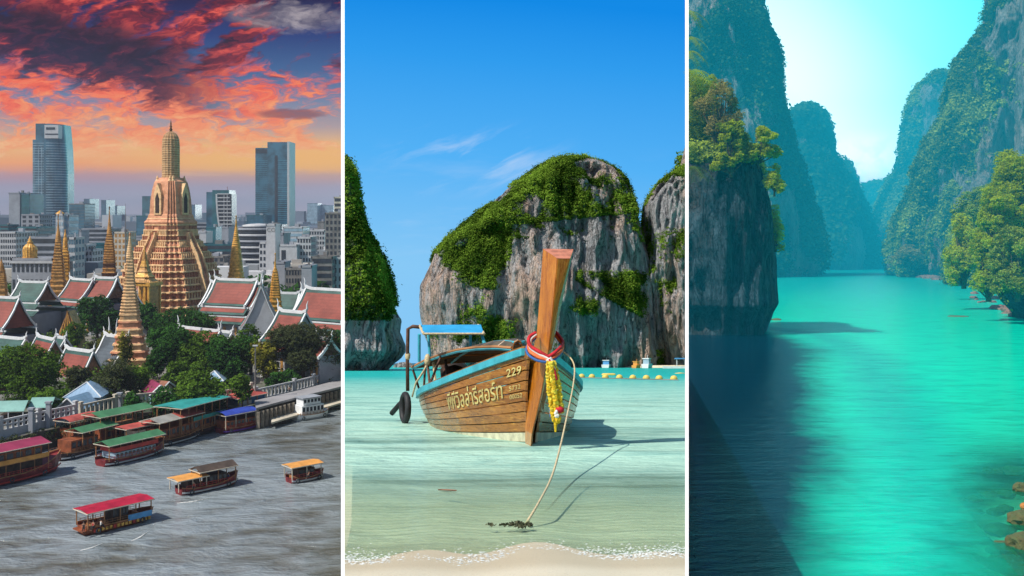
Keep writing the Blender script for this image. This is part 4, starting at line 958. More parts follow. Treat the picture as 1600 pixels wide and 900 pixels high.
def gabhouse(cx, yt, ye, yb, wpx, dpt, label, roof, wallm, rot, over=.5):
    Y = W1.g(cx, yb, GZ).y; k = Y/1600; w = wpx*k; zt = 50-(yt-330)*k-GZ; ze = 50-(ye-330)*k-GZ; o = thing('house', (W1.at(cx, yt, Y).x, Y, GZ), rot, label, 'house')
    ro = MB(); 
    for e in (-1, 1):
        P4 = [(0, -over, zt), (0, dpt, zt), (e*(w/2+.4), dpt, ze), (e*(w/2+.4), -over, ze)]; ro.slab(P4 if e > 0 else P4[::-1], .25)
    part('roof', ro, roof, o); part('wall', MB().add([(-w/2, 0, -.5), (w/2, 0, -.5), (w/2, 0, ze), (0, 0, zt-.1), (-w/2, 0, ze), (-w/2, dpt-.2, -.5), (w/2, dpt-.2, -.5), (w/2, dpt-.2, ze), (0, dpt-.2, zt-.1), (-w/2, dpt-.2, ze)],
      [(0, 1, 2, 3, 4), (9, 8, 7, 6, 5), (1, 6, 7, 2), (5, 0, 4, 9)]), wallm, o)
    for e in (-1, 1): part('bargeboard', MB().tube([(0, -over, zt+.1), (e*(w/2+.4), -over, ze+.1)], .2, 4), M_trim, o)
    part('door', MB().box(-w*.1, w*.1, -.1, .1, 0, ze*.7), M_dglass, o); return o
gabhouse(107, 623, 641, 650, 36, 8, 'small pale blue gabled kiosk beside the white balustrade', M_bluer, M_wall, R(-8))
gabhouse(250, 602, 617, 630, 28, 9, 'pale blue house front with a magenta roof among the trees', M_mag, M_bluer, R(32))
gabhouse(262, 597, 606, 618, 20, 9, 'rusty roofed shed behind the magenta roofed house', M_rust, M_cream, R(60))
gabhouse(172, 607, 614, 622, 16, 8, 'terracotta roofed hut in the trees beside the blue pavilion', M_rust, M_cream, R(50))
gabhouse(82, 612, 618, 624, 26, 8, 'dusty pink roofed shed behind the clipped hedge', M_mag, M_cream, R(75))
gabhouse(376, 502, 510, 524, 46, 7, 'red walled low temple store below the great red roofed hall', M_rgrey, M_rred, R(86))
for cx, yy, w_, lab in ((20, 652, 46, 'large faded green awning at the west end of the bank'), (68, 646, 34, 'smaller green awning next to the pale blue kiosk')):
    q = W1.g(cx, yy+10, GZ); k = q.y/1600; o = thing('awning', (q.x, q.y, GZ), R(8), lab, 'awning'); w = w_*k
    part('canvas', MB().slab([(-w/2, -3, 3.2), (w/2, -3, 3.2), (w/2, 0, 5.0), (-w/2, 0, 5.0)], .1), M_aqua, o); part('canvas', MB().slab([(-w/2, 0, 5.0), (w/2, 0, 5.0), (w/2, 4.5, 3.6), (-w/2, 4.5, 3.6)], .1), M_aqua, o)
    for x_ in (-w/2+.2, 0, w/2-.2): part('post', MB().box(x_-.1, x_+.1, -2.9, -2.7, 0, 3.2), M_white, o)
    part('stall', MB().box(-w/2+.6, w/2-.6, -1, 2.5, 0, 2.0), M_dark, o)
for x_, y0_, y1_, lab in ((49, 676, 640, 'pale concrete post standing before the big awning at the white balustrade'), (76, 668, 630, 'pale concrete post at the gap of the white balustrade'), (187, 640, 616, 'greenish post behind the dark green boat roof')):
    q = W1.g(x_, y0_, GZ); o = thing('bank_post', q, 0, lab, 'post'); h = (y0_-y1_)*q.y/1600; part('shaft', MB().box(-.45, .45, -.45, .45, -.3, h), M_wall, o); part('cap', MB().box(-.6, .6, -.6, .6, h, h+.4), M_wall, o)
q = W1.g(399, 645, 1.2); h = (645-541)*q.y/1600; o = thing('flagpole', q, 0, 'tall thin pale pole rising in front of the yellow green tree', 'pole'); part('shaft', MB().tube([(0, 0, -1), (0, 0, h*.5), (0, 0, h)], [.28, .22, .14], 8), M_conc, o); part('lamp_head', MB().box(-.6, .6, -.3, .3, h, h+.3), M_white, o)

# ---- trees
def tpx(cx, yb, yt, w, m, label, seed, **kw):
    q = W1.g(cx, yb, GZ); k = q.y/1600; return tree('tree', q, (yb-yt)*k*1.08, w*k*1.28, m, M_bark, label, 'tree', 'trees of the temple bank', seed, **kw)
TR = [
 (38, 628, 545, 92, L_mid, 'big bushy yellow green tree at the west end of the bank', dict(nl=12, trunk=.12, clump=.8, leaf=.28, dens=1.4)),
 (132, 447, 405, 36, L_dark, 'dark round tree beyond the joined red roofs, west one', dict(trunk=.2)),
 (151, 447, 406, 34, L_dark, 'dark round tree beside the ringed spire', dict(trunk=.2)),
 (152, 528, 467, 56, L_dark, 'dense dark tree between the golden gable and slender stupa', dict(trunk=.15, nl=9)),
 (116, 545, 507, 30, L_mid, 'small mid green tree at the foot of the golden gable', dict(trunk=.15)),
 (168, 570, 520, 28, L_yel, 'yellow leaved shrubby tree beside the slate roof', dict(trunk=.1)),
 (152, 560, 533, 30, L_olive, 'olive shrub behind the hall with the dark brown gable', dict(trunk=.1)),
 (196, 583, 520, 18, L_yel, 'narrow yellow tree against the stone stupa', dict(trunk=.3)),
 (231, 525, 476, 34, L_dark, 'dark tree below the golden pavilion', dict(trunk=.2)),
 (290, 545, 486, 78, L_dark, 'broad dark tree directly under the great prang', dict(trunk=.15, nl=10)),
 (270, 588, 512, 66, L_dark, 'tall dark green tree beside the cream stupa base', dict(trunk=.15, nl=11, dens=1.3)),
 (322, 592, 522, 58, L_mid, 'tree in front of the long low red roof', dict(trunk=.15, nl=9, tint=None)),
 (357, 597, 532, 60, L_dark, 'dark tree beyond the pale blue hipped tent', dict(trunk=.15, nl=9)),
 (392, 585, 512, 36, L_mid, 'upright tree at the corner of the white gabled hall', dict(trunk=.2)),
 (417, 600, 535, 44, L_yel, 'yellow green tree just behind the tall pale pole', dict(trunk=.2, nl=8)),
 (474, 597, 512, 88, L_olive, 'wide umbrella shaped rain tree in front of the bright red roof', dict(trunk=.28, nl=12, leaf=.24, clump=.7, dens=1.2)),
 (524, 592, 522, 34, L_dark, 'dark tree by the divider behind the promenade', dict(trunk=.2)),
 (274, 612, 571, 38, L_mid, 'clipped round bush near the cream stupa base', dict(trunk=.05, shape=1.2)),
 (310, 602, 571, 36, L_mid, 'second clipped round bush in front of the dark trees', dict(trunk=.05, shape=1.2)),
 (313, 640, 586, 62, L_mid, 'bright bushy tree right behind the teal boat roof', dict(trunk=.1, nl=10, dens=1.3)),
 (240, 592, 563, 24, L_mid, 'small round tree on the stupa steps', dict(trunk=.2)),
 (258, 648, 608, 32, L_dark, 'dark bush in front of the pale blue house front', dict(trunk=.1)),
 (180, 626, 566, 56, L_olive, 'loose olive tree behind the blue pavilion', dict(trunk=.25, nl=8, leaf=.24)),
 (213, 620, 574, 40, L_mid, 'bright green tree beside the magenta roofed house', dict(trunk=.2)),
 (208, 650, 616, 24, L_dark, 'small dark tree behind the cream balustrade end', dict(trunk=.15)),
 (378, 638, 588, 28, L_mid, 'small tree growing at the end of the long white railing', dict(trunk=.2)),
 (80, 640, 612, 50, L_mid, 'low clipped hedge behind the awnings', dict(trunk=.02, shape=1.3)),
 (430, 612, 582, 24, L_dark, 'low dark bush beside the promenade railing', dict(trunk=.1)),
 (455, 604, 580, 30, L_dark, 'low bush under the rain tree', dict(trunk=.1)),
 (500, 598, 578, 30, L_olive, 'low shrubs behind the promenade railing near the divider', dict(trunk=.1)),
 (120, 612, 575, 34, L_olive, 'thin olive tree above the blue pavilion roof', dict(trunk=.25)),
 (10, 560, 535, 36, L_mid, 'bush in front of the low green roofed hall', dict(trunk=.1)),
]
for i, (cx, yb, yt, w, m_, lab, kw) in enumerate(TR): tpx(cx, yb, yt, w, m_, lab, 100+i, **kw)

rng = np.random.default_rng(63); pts = []
while len(pts) < 900:
    x_, y_ = rng.uniform(-10, 545), rng.uniform(500, 632)
    if y_ > 612-(x_/533)*22 and x_ > 380: continue
    q = W1.g(x_, y_, GZ)
    if mnoise.noise(Vector((q.x*.05, q.y*.05, 1))) < -.08: continue
    pts.append((q.x, q.y, GZ+rng.uniform(.3, 2.4)))
V, F, tt = leaf_cloud(pts, rng.uniform(1.0, 2.4, len(pts)), 20, .42, rng); o = raw('shrubbery', V, F, L_mid, tint=tt); tag(o, 'green undergrowth and shrubs between the temple halls and the river wall', 'shrubs', kind='stuff')
# ---- river boats
M_hred = mat('hull_maroon', (.20, .025, .028), .45, .2, .8, dirt=.5)
M_hdark = mat('hull_dark', (.05, .022, .02), .5, .2, .8, dirt=.4)
M_wood = mat('boat_wood', (.36, .17, .07), .55, .2, .8, dirt=.4)
M_cab = mat('cabin_brown', (.26, .075, .03), .6, .2, .8, dirt=.5)
M_red = mat('boat_red', (.50, .05, .04), .5, .12, .6, dirt=.3)
M_orange = mat('orange_canvas', (.72, .33, .08), .7, .1, .6, dirt=.2)
M_green = mat('green_roof', (.06, .20, .09), .6, .12, .4, dirt=.3)
M_tealr = mat('teal_roof', (.03, .30, .28), .55, .1, .4, dirt=.2)
M_blue = mat('blue_canvas', (.035, .07, .42), .6, .1, .5)
M_crim = mat('crimson_roof', (.42, .012, .04), .5, .15, .5, dirt=.45)
M_purp = mat('maroon_roof', (.30, .035, .085), .55, .1, .4, dirt=.2)
M_brownr = mat('brown_roof', (.085, .06, .045), .6, .15, .5)
M_rored = mat('tin_red_roof', (.46, .09, .07), .6, .15, .3, dirt=.4)
M_grey = mat('tin_grey_roof', (.34, .33, .30), .6, .15, .3, dirt=.4)
M_yel = mat('yellow_panel', (.75, .42, .08), .5, .3, 2.0)
M_bluet = mat('sky_blue_tarp', (.10, .34, .66), .6, .1, .6)
M_skin = mat('skin', (.36, .20, .13), .6, .05, 3)
CL = [mat('cloth_red', (.45, .03, .04), .8), mat('cloth_white', (.7, .7, .68), .8), mat('cloth_blue', (.05, .1, .3), .8), mat('cloth_dark', (.03, .03, .035), .8), mat('cloth_green', (.04, .25, .15), .8)]
_person = None
def person(loc, rz, label, m, sit=False, group='people on the river'):
    """one continuous body grown from a jointed skeleton; clothing is its child"""
    global _person
    key = 'sit' if sit else 'stand'
    if _person is None: _person = {}
    if key not in _person:
        if sit: J = {0: (0, 0, .52), 1: (0, 0, .85), 2: (0, 0, 1.12), 3: (0, .02, 1.2), 4: (0, .03, 1.36), 5: (.19, 0, 1.06), 6: (.25, .12, .82), 7: (.18, .32, .68), 8: (-.19, 0, 1.06), 9: (-.25, .12, .82), 10: (-.18, .32, .68), 11: (.1, .02, .5), 12: (.12, .42, .5), 13: (.12, .45, .06), 14: (-.1, .02, .5), 15: (-.12, .42, .5), 16: (-.12, .45, .06), 17: (.12, .6, .04), 18: (-.12, .6, .04)}
        else: J = {0: (0, 0, .95), 1: (0, 0, 1.2), 2: (0, 0, 1.45), 3: (0, .02, 1.53), 4: (0, .03, 1.68), 5: (.2, 0, 1.4), 6: (.26, .03, 1.12), 7: (.25, .14, .88), 8: (-.2, 0, 1.4), 9: (-.26, .03, 1.12), 10: (-.25, .14, .88), 11: (.1, 0, .9), 12: (.12, .05, .5), 13: (.12, 0, .07), 14: (-.1, 0, .9), 15: (-.12, -.02, .5), 16: (-.12, -.08, .07), 17: (.12, .16, .04), 18: (-.12, .08, .04)}
        E = [(0, 1), (1, 2), (2, 3), (3, 4), (2, 5), (5, 6), (6, 7), (2, 8), (8, 9), (9, 10), (0, 11), (11, 12), (12, 13), (0, 14), (14, 15), (15, 16), (13, 17), (16, 18)]
        rad = {0: .14, 1: .13, 2: .15, 3: .055, 4: .105, 5: .065, 6: .05, 7: .035, 8: .065, 9: .05, 10: .035, 11: .09, 12: .065, 13: .045, 14: .09, 15: .065, 16: .045, 17: .035, 18: .035}
        def grow(keep, f, nm):
            idx = {k_: i for i, k_ in enumerate(keep)}; me = bpy.data.meshes.new(nm); me.from_pydata([J[k_] for k_ in keep], [(idx[a], idx[b]) for a, b in E if a in idx and b in idx], [])
            ob = bpy.data.objects.new(nm, me); SC.collection.objects.link(ob); md = ob.modifiers.new('s', 'SKIN'); ob.modifiers.new('u', 'SUBSURF').levels = 1
            for k_ in keep:
                sv = me.skin_vertices[0].data[idx[k_]]; sv.radius = (rad[k_]*f, rad[k_]*f)
            me.skin_vertices[0].data[0].use_root = True
            dg = bpy.context.evaluated_depsgraph_get(); r = bpy.data.meshes.new_from_object(ob.evaluated_get(dg)); bpy.data.objects.remove(ob); return r
        _person[key] = (grow(list(J), 1.0, 'body'), grow([0, 1, 2, 5, 8], 1.14, 'shirt'), grow([0, 11, 12, 13, 14, 15, 16], 1.16, 'trousers'))
    b, s, tr = _person[key]
    o = link(bpy.data.objects.new('person', b)); o.location = loc; o.rotation_euler = (0, 0, rz); CUR.tops.append(o); b.materials.clear(); b.materials.append(M_skin)
    for me, mm, nm in ((s, m, 'shirt'), (tr, CL[3], 'trousers')):
        me2 = me.copy(); me2.materials.clear(); me2.materials.append(mm); c = link(bpy.data.objects.new(nm, me2)); c.parent = o
    hb = MB(); zc, yc = (1.40, .02) if sit else (1.72, .02); hb.lathe([(.115, zc-.02), (.12, zc+.05), (.07, zc+.12), (.01, zc+.14)], 8, (0, yc-.02)); part('hair', hb, CL[3], o, True)
    return tag(o, label, 'person', group)
def boat(s, e, beam, hh, label, hull, decks=1, roofs=(), cabins=(), stripe=None, bow=1.0, panels=None, rails=True, z0=0, posts=None, name='river_boat', inner=None, sternup=.2, lights=None):
    """s, e: near side waterline pixels at stern and bow"""
    a = W1.g(*s, 0); b = W1.g(*e, 0); d = b-a; L = d.length; u = d/L; n = Vector((-u.y, u.x, 0)); mid = (a+b)/2+n*beam/2
    o = thing(name, (mid.x, mid.y, 0), math.atan2(u.y, u.x), label, 'boat', 'wooden river boats')
    rings = []; sh = []
    for f in (0, .04, .15, .35, .6, .8, .92, 1.0):
        w = beam/2*(.72 if f == 0 else .86 if f == .04 else 1 if f < .65 else .9 if f < .85 else .6 if f < .95 else .12); up = hh+bow*max(0, (f-.6)/.4)**2+sternup*max(0, .2-f)/.2*2
        x = -L/2+L*f; xo = x+(.06*L*max(0, (f-.8)/.2)); sh.append((xo, w, up))
        rings.append([(x, -w*.45, -.6), (x, w*.45, -.6), (lerp(x, xo, .5), w*.92, hh*.4), (xo, w, up), (xo, w-.18, up), (xo, w-.18, up-.35), (xo, -w+.18, up-.35), (xo, -w+.18, up), (xo, -w, up), (lerp(x, xo, .5), -w*.92, hh*.4)])
    part('hull', MB().loft([[Vector(p) for p in r] for r in rings]), hull, o)
    if stripe: 
        st = MB()
        for (x0, w0, u0), (x1, w1, u1) in zip(sh, sh[1:]):
            for e_ in (-1, 1): st.hexa([(x0, e_*(w0+.03)-.05, u0*.28), (x1, e_*(w1+.03)-.05, u1*.28), (x1, e_*(w1+.03)+.05, u1*.28), (x0, e_*(w0+.03)+.05, u0*.28), (x0, e_*(w0+.05)-.05, u0*.28+.28), (x1, e_*(w1+.05)-.05, u1*.28+.28), (x1, e_*(w1+.05)+.05, u1*.28+.28), (x0, e_*(w0+.05)+.05, u0*.28+.28)])
        part('stripe', st, stripe, o)
    gu = MB()
    for (x0, w0, u0), (x1, w1, u1) in zip(sh, sh[1:]):
        for e_ in (-1, 1): gu.hexa([(x0, e_*w0-.1, u0), (x1, e_*w1-.1, u1), (x1, e_*w1+.1, u1), (x0, e_*w0+.1, u0), (x0, e_*w0-.1, u0+.14), (x1, e_*w1-.1, u1+.14), (x1, e_*w1+.1, u1+.14), (x0, e_*w0+.1, u0+.14)])
    part('gunwale', gu, M_wood if hull is not M_wood else M_cream, o)
    part('deck', MB().box(-L*.47, L*.40, -beam*.36, beam*.36, hh-.34, hh-.22), inner or M_cab, o)
    for j in range(max(2, int(L/5))):
        x_ = -L*.36+L*.66*j/max(1, int(L/5)-1); q_ = MB()
        ring = [[(x_+(.36+.12*math.cos(a))*math.cos(b_), -beam/2-.12+.12*math.sin(a), hh*.55+(.36+.12*math.cos(a))*math.sin(b_)) for a in [k_*math.pi/3 for k_ in range(6)]] for b_ in [k_*math.pi/5 for k_ in range(11)]]
        q_.loft(ring, cap=False); part('tyre', q_, M_dglass, o, True)
    for j in range(max(3, int(L/2.2))):
        x_ = -L*.36+L*.68*j/max(1, int(L/2.2)-1)
        if not any(-L/2+L*c_[0]-.3 < x_ < -L/2+L*c_[1]+.3 and c_[2] < .5 for c_ in cabins): part('bench', MB().box(x_-.2, x_+.2, -beam*.34, beam*.34, hh-.2, hh+.25), M_wood, o)
    for (f0, f1, za, zb, m_, ins, nw) in cabins:
        x0, x1 = -L/2+L*f0, -L/2+L*f1; w = beam/2-ins; c_ = part('cabin', MB().box(x0, x1, -w, w, hh+za, hh+zb), m_, o)
        if nw:
            for j in range(nw):
                q0 = x0+(x1-x0)*(j+.18)/nw; q1 = x0+(x1-x0)*(j+.82)/nw
                part('window', MB().box(q0, q1, -w-.05, w+.05, hh+lerp(za, zb, .38), hh+lerp(za, zb, .85)), M_dglass if not lights else lights, c_)
    for (f0, f1, z, m_, kind, over) in roofs:
        x0, x1 = -L/2+L*f0, -L/2+L*f1; w = beam/2+over; zz = hh+z; rb = MB()
        if kind == 'flat': rb.slab([(x0, -w, zz-.12), (x1, -w, zz-.12), (x1, 0, zz+.14), (x0, 0, zz+.14)], .1); rb.slab([(x0, 0, zz+.14), (x1, 0, zz+.14), (x1, w, zz-.12), (x0, w, zz-.12)], .1)
        elif kind == 'gable': rb.slab([(x0, -w, zz-.3), (x1, -w, zz-.3), (x1, 0, zz+.5), (x0, 0, zz+.5)], .1); rb.slab([(x0, 0, zz+.5), (x1, 0, zz+.5), (x1, w, zz-.3), (x0, w, zz-.3)], .1)
        elif kind == 'hip': rb.add([(x0, -w, zz-.3), (x1, -w, zz-.3), (x1, w, zz-.3), (x0, w, zz-.3), (x0+w*.7, 0, zz+.8), (x1-w*.7, 0, zz+.8)], [(0, 1, 5, 4), (1, 2, 5), (2, 3, 4, 5), (3, 0, 4), (3, 2, 1, 0)])
        else:
            P_ = [(w*math.cos(q), zz-.5+math.sin(q)*.9) for q in np.linspace(math.pi, 0, 9)]
            for (y0, z0_), (y1, z1_) in zip(P_, P_[1:]): rb.slab([(x0, y0, z0_), (x1, y0, z0_), (x1, y1, z1_), (x0, y1, z1_)], .08)
        r_ = part('roof', rb, m_, o)
        tr_ = MB(); 
        for e_ in (-1, 1): tr_.box(x0-.05, x1+.05, e_*w-.06, e_*w+.06, zz-.42 if kind != 'flat' else zz-.3, zz-.28 if kind != 'flat' else zz-.14)
        for xx in (x0, x1): tr_.box(xx-.06, xx+.06, -w, w, zz-.44 if kind != 'flat' else zz-.32, zz-.32 if kind != 'flat' else zz-.2)
        part('roof_trim', tr_, M_cream, r_)
        npst = posts or max(2, int((x1-x0)/2.6))
        for j in range(npst+1):
            x_ = x0+.3+(x1-x0-.6)*j/npst
            for e_ in (-1, 1): part('post', MB().box(x_-.07, x_+.07, e_*(beam/2-.25)-.07, e_*(beam/2-.25)+.07, hh-.1, zz-.2), M_cream if m_ in (M_orange, M_blue) else M_wood, o)
    if decks == 2:
        part('upper_deck', MB().box(-L*.40, L*.34, -beam/2-.1, beam/2+.1, hh+2.15, hh+2.35), M_wood, o)
        part('deck_panel', MB().box(-L*.40, L*.34, -beam/2-.16, -beam/2-.08, hh+2.3, hh+3.1), panels or M_red, o)
    if rails:
        rl = MB()
        for e_ in (-1, 1):
            y_ = e_*(beam/2-.12)
            for zz in (.35, .7): rl.box(-L*.44, L*.38, y_-.03, y_+.03, hh+zz, hh+zz+.06)
            k_ = int(L/1.0)
            for j in range(k_): x_ = -L*.44+L*.82*j/k_; rl.box(x_-.03, x_+.03, y_-.03, y_+.03, hh-.1, hh+.75)
        part('railing', rl, M_red if hull is M_hred else M_wood, o, kind='stuff')
    return o, L
# crimson roofed tour boat
o, L = boat((138, 839), (243, 813), 4.2, 1.15, 'crimson roofed tour boat with blue side tarps and lit yellow panels crossing the river', M_cab, roofs=[(-.02, .97, 2.6, M_crim, 'flat', .25)], cabins=[(.38, .62, 0, 2.2, M_dark, .7, 5)], bow=.5, rails=True)
for j in range(15): x_ = -L*.42+L*.86*j/15; part('side_panel', MB().box(x_, x_+.42, -2.1-.02, -2.02, .45, .95), M_yel if j % 5 else M_red, o)
part('tarp', MB().box(L*.08, L*.44, -2.2, -2.12, 1.0, 1.9), M_bluet, o); part('stern_platform', MB().box(-L*.56, -L*.46, -1.6, 1.6, .6, .8), M_cab, o)
# twin canopy boat
boat((287, 776), (374, 757), 3.6, .9, 'maroon boat with one orange and one dark brown canopy in mid river', M_hred, roofs=[(-.10, .44, 2.1, M_orange, 'flat', .2), (.28, .97, 3.0, M_brownr, 'gable', .2)], cabins=[(.1, .3, 0, 1.5, M_dark, .5, 0), (.48, .8, 0, 1.7, M_dark, .6, 4)], stripe=M_white, bow=1.2)
boat((458, 757), (509, 747), 3.4, .8, 'small maroon boat under a single orange canopy', M_hred, roofs=[(-.05, .92, 2.4, M_orange, 'flat', .2)], cabins=[(.2, .7, 0, 1.5, M_dark, .5, 3)], stripe=M_white, bow=.6)
# moored boats
boat((-60, 775), (100, 738), 6.5, 1.5, 'big two deck boat with a maroon roof and orange band at the west end', M_hred, 2, [(.12, .86, 5.1, M_purp, 'gable', .3)], [(.12, .80, 0, 2.1, M_dark, .8, 0), (.14, .78, 2.4, 4.4, M_cab, .3, 7)], bow=2.2, panels=M_orange, stripe=M_red)
boat((168, 731), (262, 708), 4.6, 1.1, 'green gable roofed restaurant boat moored outermost', M_hred, 1, [(.02, .96, 3.3, M_green, 'gable', .2)], [(.14, .8, .1, 1.3, M_lglass, .2, 10), (.12, .84, 1.5, 2.3, M_red, .05, 0)], stripe=M_white, bow=1.8)
boat((100, 722), (192, 697), 5.0, 1.2, 'dark hulled boat with a small green roof and white deck chairs', M_hdark, 1, [(.30, .92, 4.0, M_green, 'gable', .1)], [(.15, .6, 0, 2.4, M_cab, .6, 5)], stripe=M_white, bow=1.0)
boat((112, 702), (160, 690), 5.0, 1.4, 'boat with a bright red curved roof near the white balustrade', M_hdark, 1, [(-.05, 1.0, 4.6, M_rored, 'arch', .1)], [(.1, .8, 0, 2.4, M_cab, .5, 4)], bow=.5)
boat((160, 702), (248, 682), 6.0, 1.4, 'boat under the large dark green roof moored against the quay', M_hdark, 2, [(-.04, .92, 5.6, M_green, 'gable', .3)], [(.1, .8, 0, 2.2, M_cab, .6, 6)], bow=.6, panels=M_green)
boat((200, 704), (262, 690), 4.2, 1.2, 'narrow boat with a plain red roof and cream cabin', M_wood, 1, [(-.05, .9, 3.4, M_rored, 'flat', .2)], [(.2, .45, 0, 2.4, M_cream, .2, 2), (.45, .85, 0, 1.4, M_dark, .2, 4)], bow=.6)
boat((256, 700), (322, 681), 5.4, 1.3, 'boat with a red and grey tin roof and black white striped hull', M_hdark, 1, [(-.1, .40, 4.4, M_grey, 'gable', .25), (.405, .95, 4.4, M_rored, 'gable', .25)], [(.0, .85, .2, 2.4, M_cab, .5, 8)], stripe=M_white, bow=1.8)
boat((295, 688), (362, 668), 7.0, 1.6, 'boat with the big teal awning roof next to the bright bushy tree', M_hdark, 2, [(-.18, .93, 5.9, M_tealr, 'flat', .5)], [(.0, .85, 0, 2.2, M_cab, .6, 8)], bow=1.4, panels=M_tealr)
boat((352, 679), (416, 666), 4.6, 1.0, 'boat with a royal blue curved awning and purple hull', M_hred, 1, [(.0, .78, 3.4, M_blue, 'arch', .25)], [(.05, .75, 0, 1.7, M_cab, .3, 8)], stripe=mat('purple_stripe', (.16, .05, .35), .5), bow=1.6)
boat((372, 662), (446, 645), 5.5, 1.7, 'wooden boat with a red hipped roof over a blue cabin', M_wood, 1, [(.0, .62, 4.4, M_rored, 'hip', .1)], [(.05, .58, .9, 3.8, mat('blue_cabin', (.04, .14, .30), .5), .5, 0), (.05, .3, 1.2, 3.2, M_white, .42, 0)], bow=2.0)
M_fw = mat('ferry_white', (.86, .88, .90), .4, .04, 1)
# white ferry
o, L = boat((467, 659), (517, 651), 4.4, 1.2, 'white ferry with an upper cabin beside the timber landing', M_fw, 1, [], [(.12, .80, 0, 2.2, M_fw, .3, 6), (.18, .72, 2.3, 3.9, M_fw, .6, 5)], bow=.5, rails=True, name='ferry', inner=M_wall)
part('cabin_roof', MB().box(-L*.36, L*.24, -1.9, 1.9, 5.1, 5.3), M_wall, o)
# people
for i, (x, y, z, mm, lab) in enumerate([
 (146, 828, 1.2, CL[0], 'person in red sitting at the stern of the crimson roofed boat'), (131, 830, 1.0, CL[3], 'person in dark clothes behind the red clad passenger'), (158, 826, 1.2, CL[1], 'person in white sitting under the crimson roof'),
 (346, 752, .9, CL[3], 'person in dark clothes under the brown canopy'), (357, 750, .9, CL[2], 'person in blue under the brown canopy'), (303, 765, .9, CL[0], 'person in red under the orange canopy of the twin canopy boat'),
 (497, 603, GZ+.35, CL[4], 'person in green walking on the grey promenade'), (452, 615, GZ+.35, CL[3], 'person in dark clothes standing near the long white railing'), (517, 596, GZ+.35, CL[3], 'person standing on the promenade by the divider'),
 (172, 714, 1.0, CL[0], 'person in red at the stern of the green roofed restaurant boat'), (121, 676, 2.0, CL[0], 'person in red under the bright red curved roof'), (483, 748, .8, CL[3], 'person in dark clothes under the small orange canopy')]):
    q = W1.g(x, y, z); person(q, rs.uniform(0, 6), lab, mm, sit=z < 2)
# wake crests behind the crimson boat
M_foam = mat('foam', (.62, .63, .62), .7, .2, 3)
for i, (pts, lab) in enumerate([([(127, 860), (142, 856), (162, 848)], 'short foam crest beside the crimson roofed boat, west one'), ([(207, 845), (216, 840), (232, 829)], 'foam crest trailing the crimson roofed boat, east one'), ([(276, 786), (300, 784), (330, 778)], 'thin foam line below the twin canopy boat')]):
    P_ = [W1.g(x, y, .03) for x, y in pts]; mb = MB(); mb.tube([p_+Vector((rs.uniform(-.2, .2), 0, 0)) for p_ in P_], [.06, .22, .05], 6); o = mb.build('wake', M_foam, None, True); o.scale = (1, 1, .5); tag(o, lab, 'wake')
# =================================================================== PLACE 2: the bay
CUR = W2
# seabed and beach: one sheet, the beach rises towards the viewer
def sand_mat():
    m = bpy.data.materials.new('sand'); m.use_nodes = True; nt = m.node_tree; t = T(nt); p = nt.nodes['Principled BSDF']
    v = NX(nt, t.n('ShaderNodeTexCoord').outputs['Object']); x, y, z = t.xyz(v)
    n1 = t.noise(v, 1.2, 6, .65); n2 = t.noise(v, 60, 4, .8); n3 = t.noise(t.mapping(v, (.35, 1, 1)), .55, 5, .6, .4); n4 = t.noise(v, 260, 2, .9)
    c = t.mix((.68, .58, .41), (.80, .72, .55), n1)
    c = t.mix(c, (.30, .24, .17), n2.sm(.54, .7)*.45*y.sm(9, 7.5)); c = t.mix(c, (.82, .78, .68), n4.sm(.58, .75)*.5*y.sm(9, 7.5))
    c = t.mix(c, (.44, .46, .33), n3.sm(.54, .74)*y.sm(10.5, 15)*.7)
    c = t.mix(c, t.mix(c, (.80, .76, .70), 1.0, 'MULTIPLY'), (y+(n1-.5)*.25).sm(6.35, 6.75)*y.sm(8.5, 7.4))
    rp = t.n('ShaderNodeTexWave'); rp.wave_type = 'BANDS'; rp.bands_direction = 'Y'; rp.inputs['Scale'].default_value = 1.6; rp.inputs['Distortion'].default_value = 5; rp.inputs['Detail'].default_value = 3; t.link(t.mapping(v, (.5, 1, 1)), rp.inputs['Vector'])
    c = t.mix(c, t.mix(c, (.78, .82, .76), 1.0, 'MULTIPLY'), NX(nt, rp.outputs['Fac']).sm(.4, .9)*y.sm(7.2, 8.5)*.7)
    t.link(c, p.inputs['Base Color']); p.inputs['Roughness'].default_value = .6; t.link(t.bump(n2*.6+n1*.5+n4*.4, .35, .03), p.inputs['Normal']); return m
V, F = [], []; ys = [2, 5, 5.8, 6.3, 6.7, 7.1, 7.6, 8.4, 9.5, 11, 13, 16, 20, 30, 60, 340]; zs_ = [.32, .16, .09, .06, .04, .018, -.01, -.05, -.10, -.12, -.15, -.19, -.25, -.5, -1.2, -3]
for y, z in zip(ys, zs_):
    for j in range(41): x = (-1+j/20)*y*.22; V.append((x, y, z+(.012*math.sin(x*3+y)+.01*math.sin(x*7.3) if y < 12 else 0)))
for i in range(len(ys)-1):
    for j in range(40): F.append((i*41+j, i*41+j+1, (i+1)*41+j+1, (i+1)*41+j))
tag(raw('beach', V, F, sand_mat(), None, True), kind='structure')
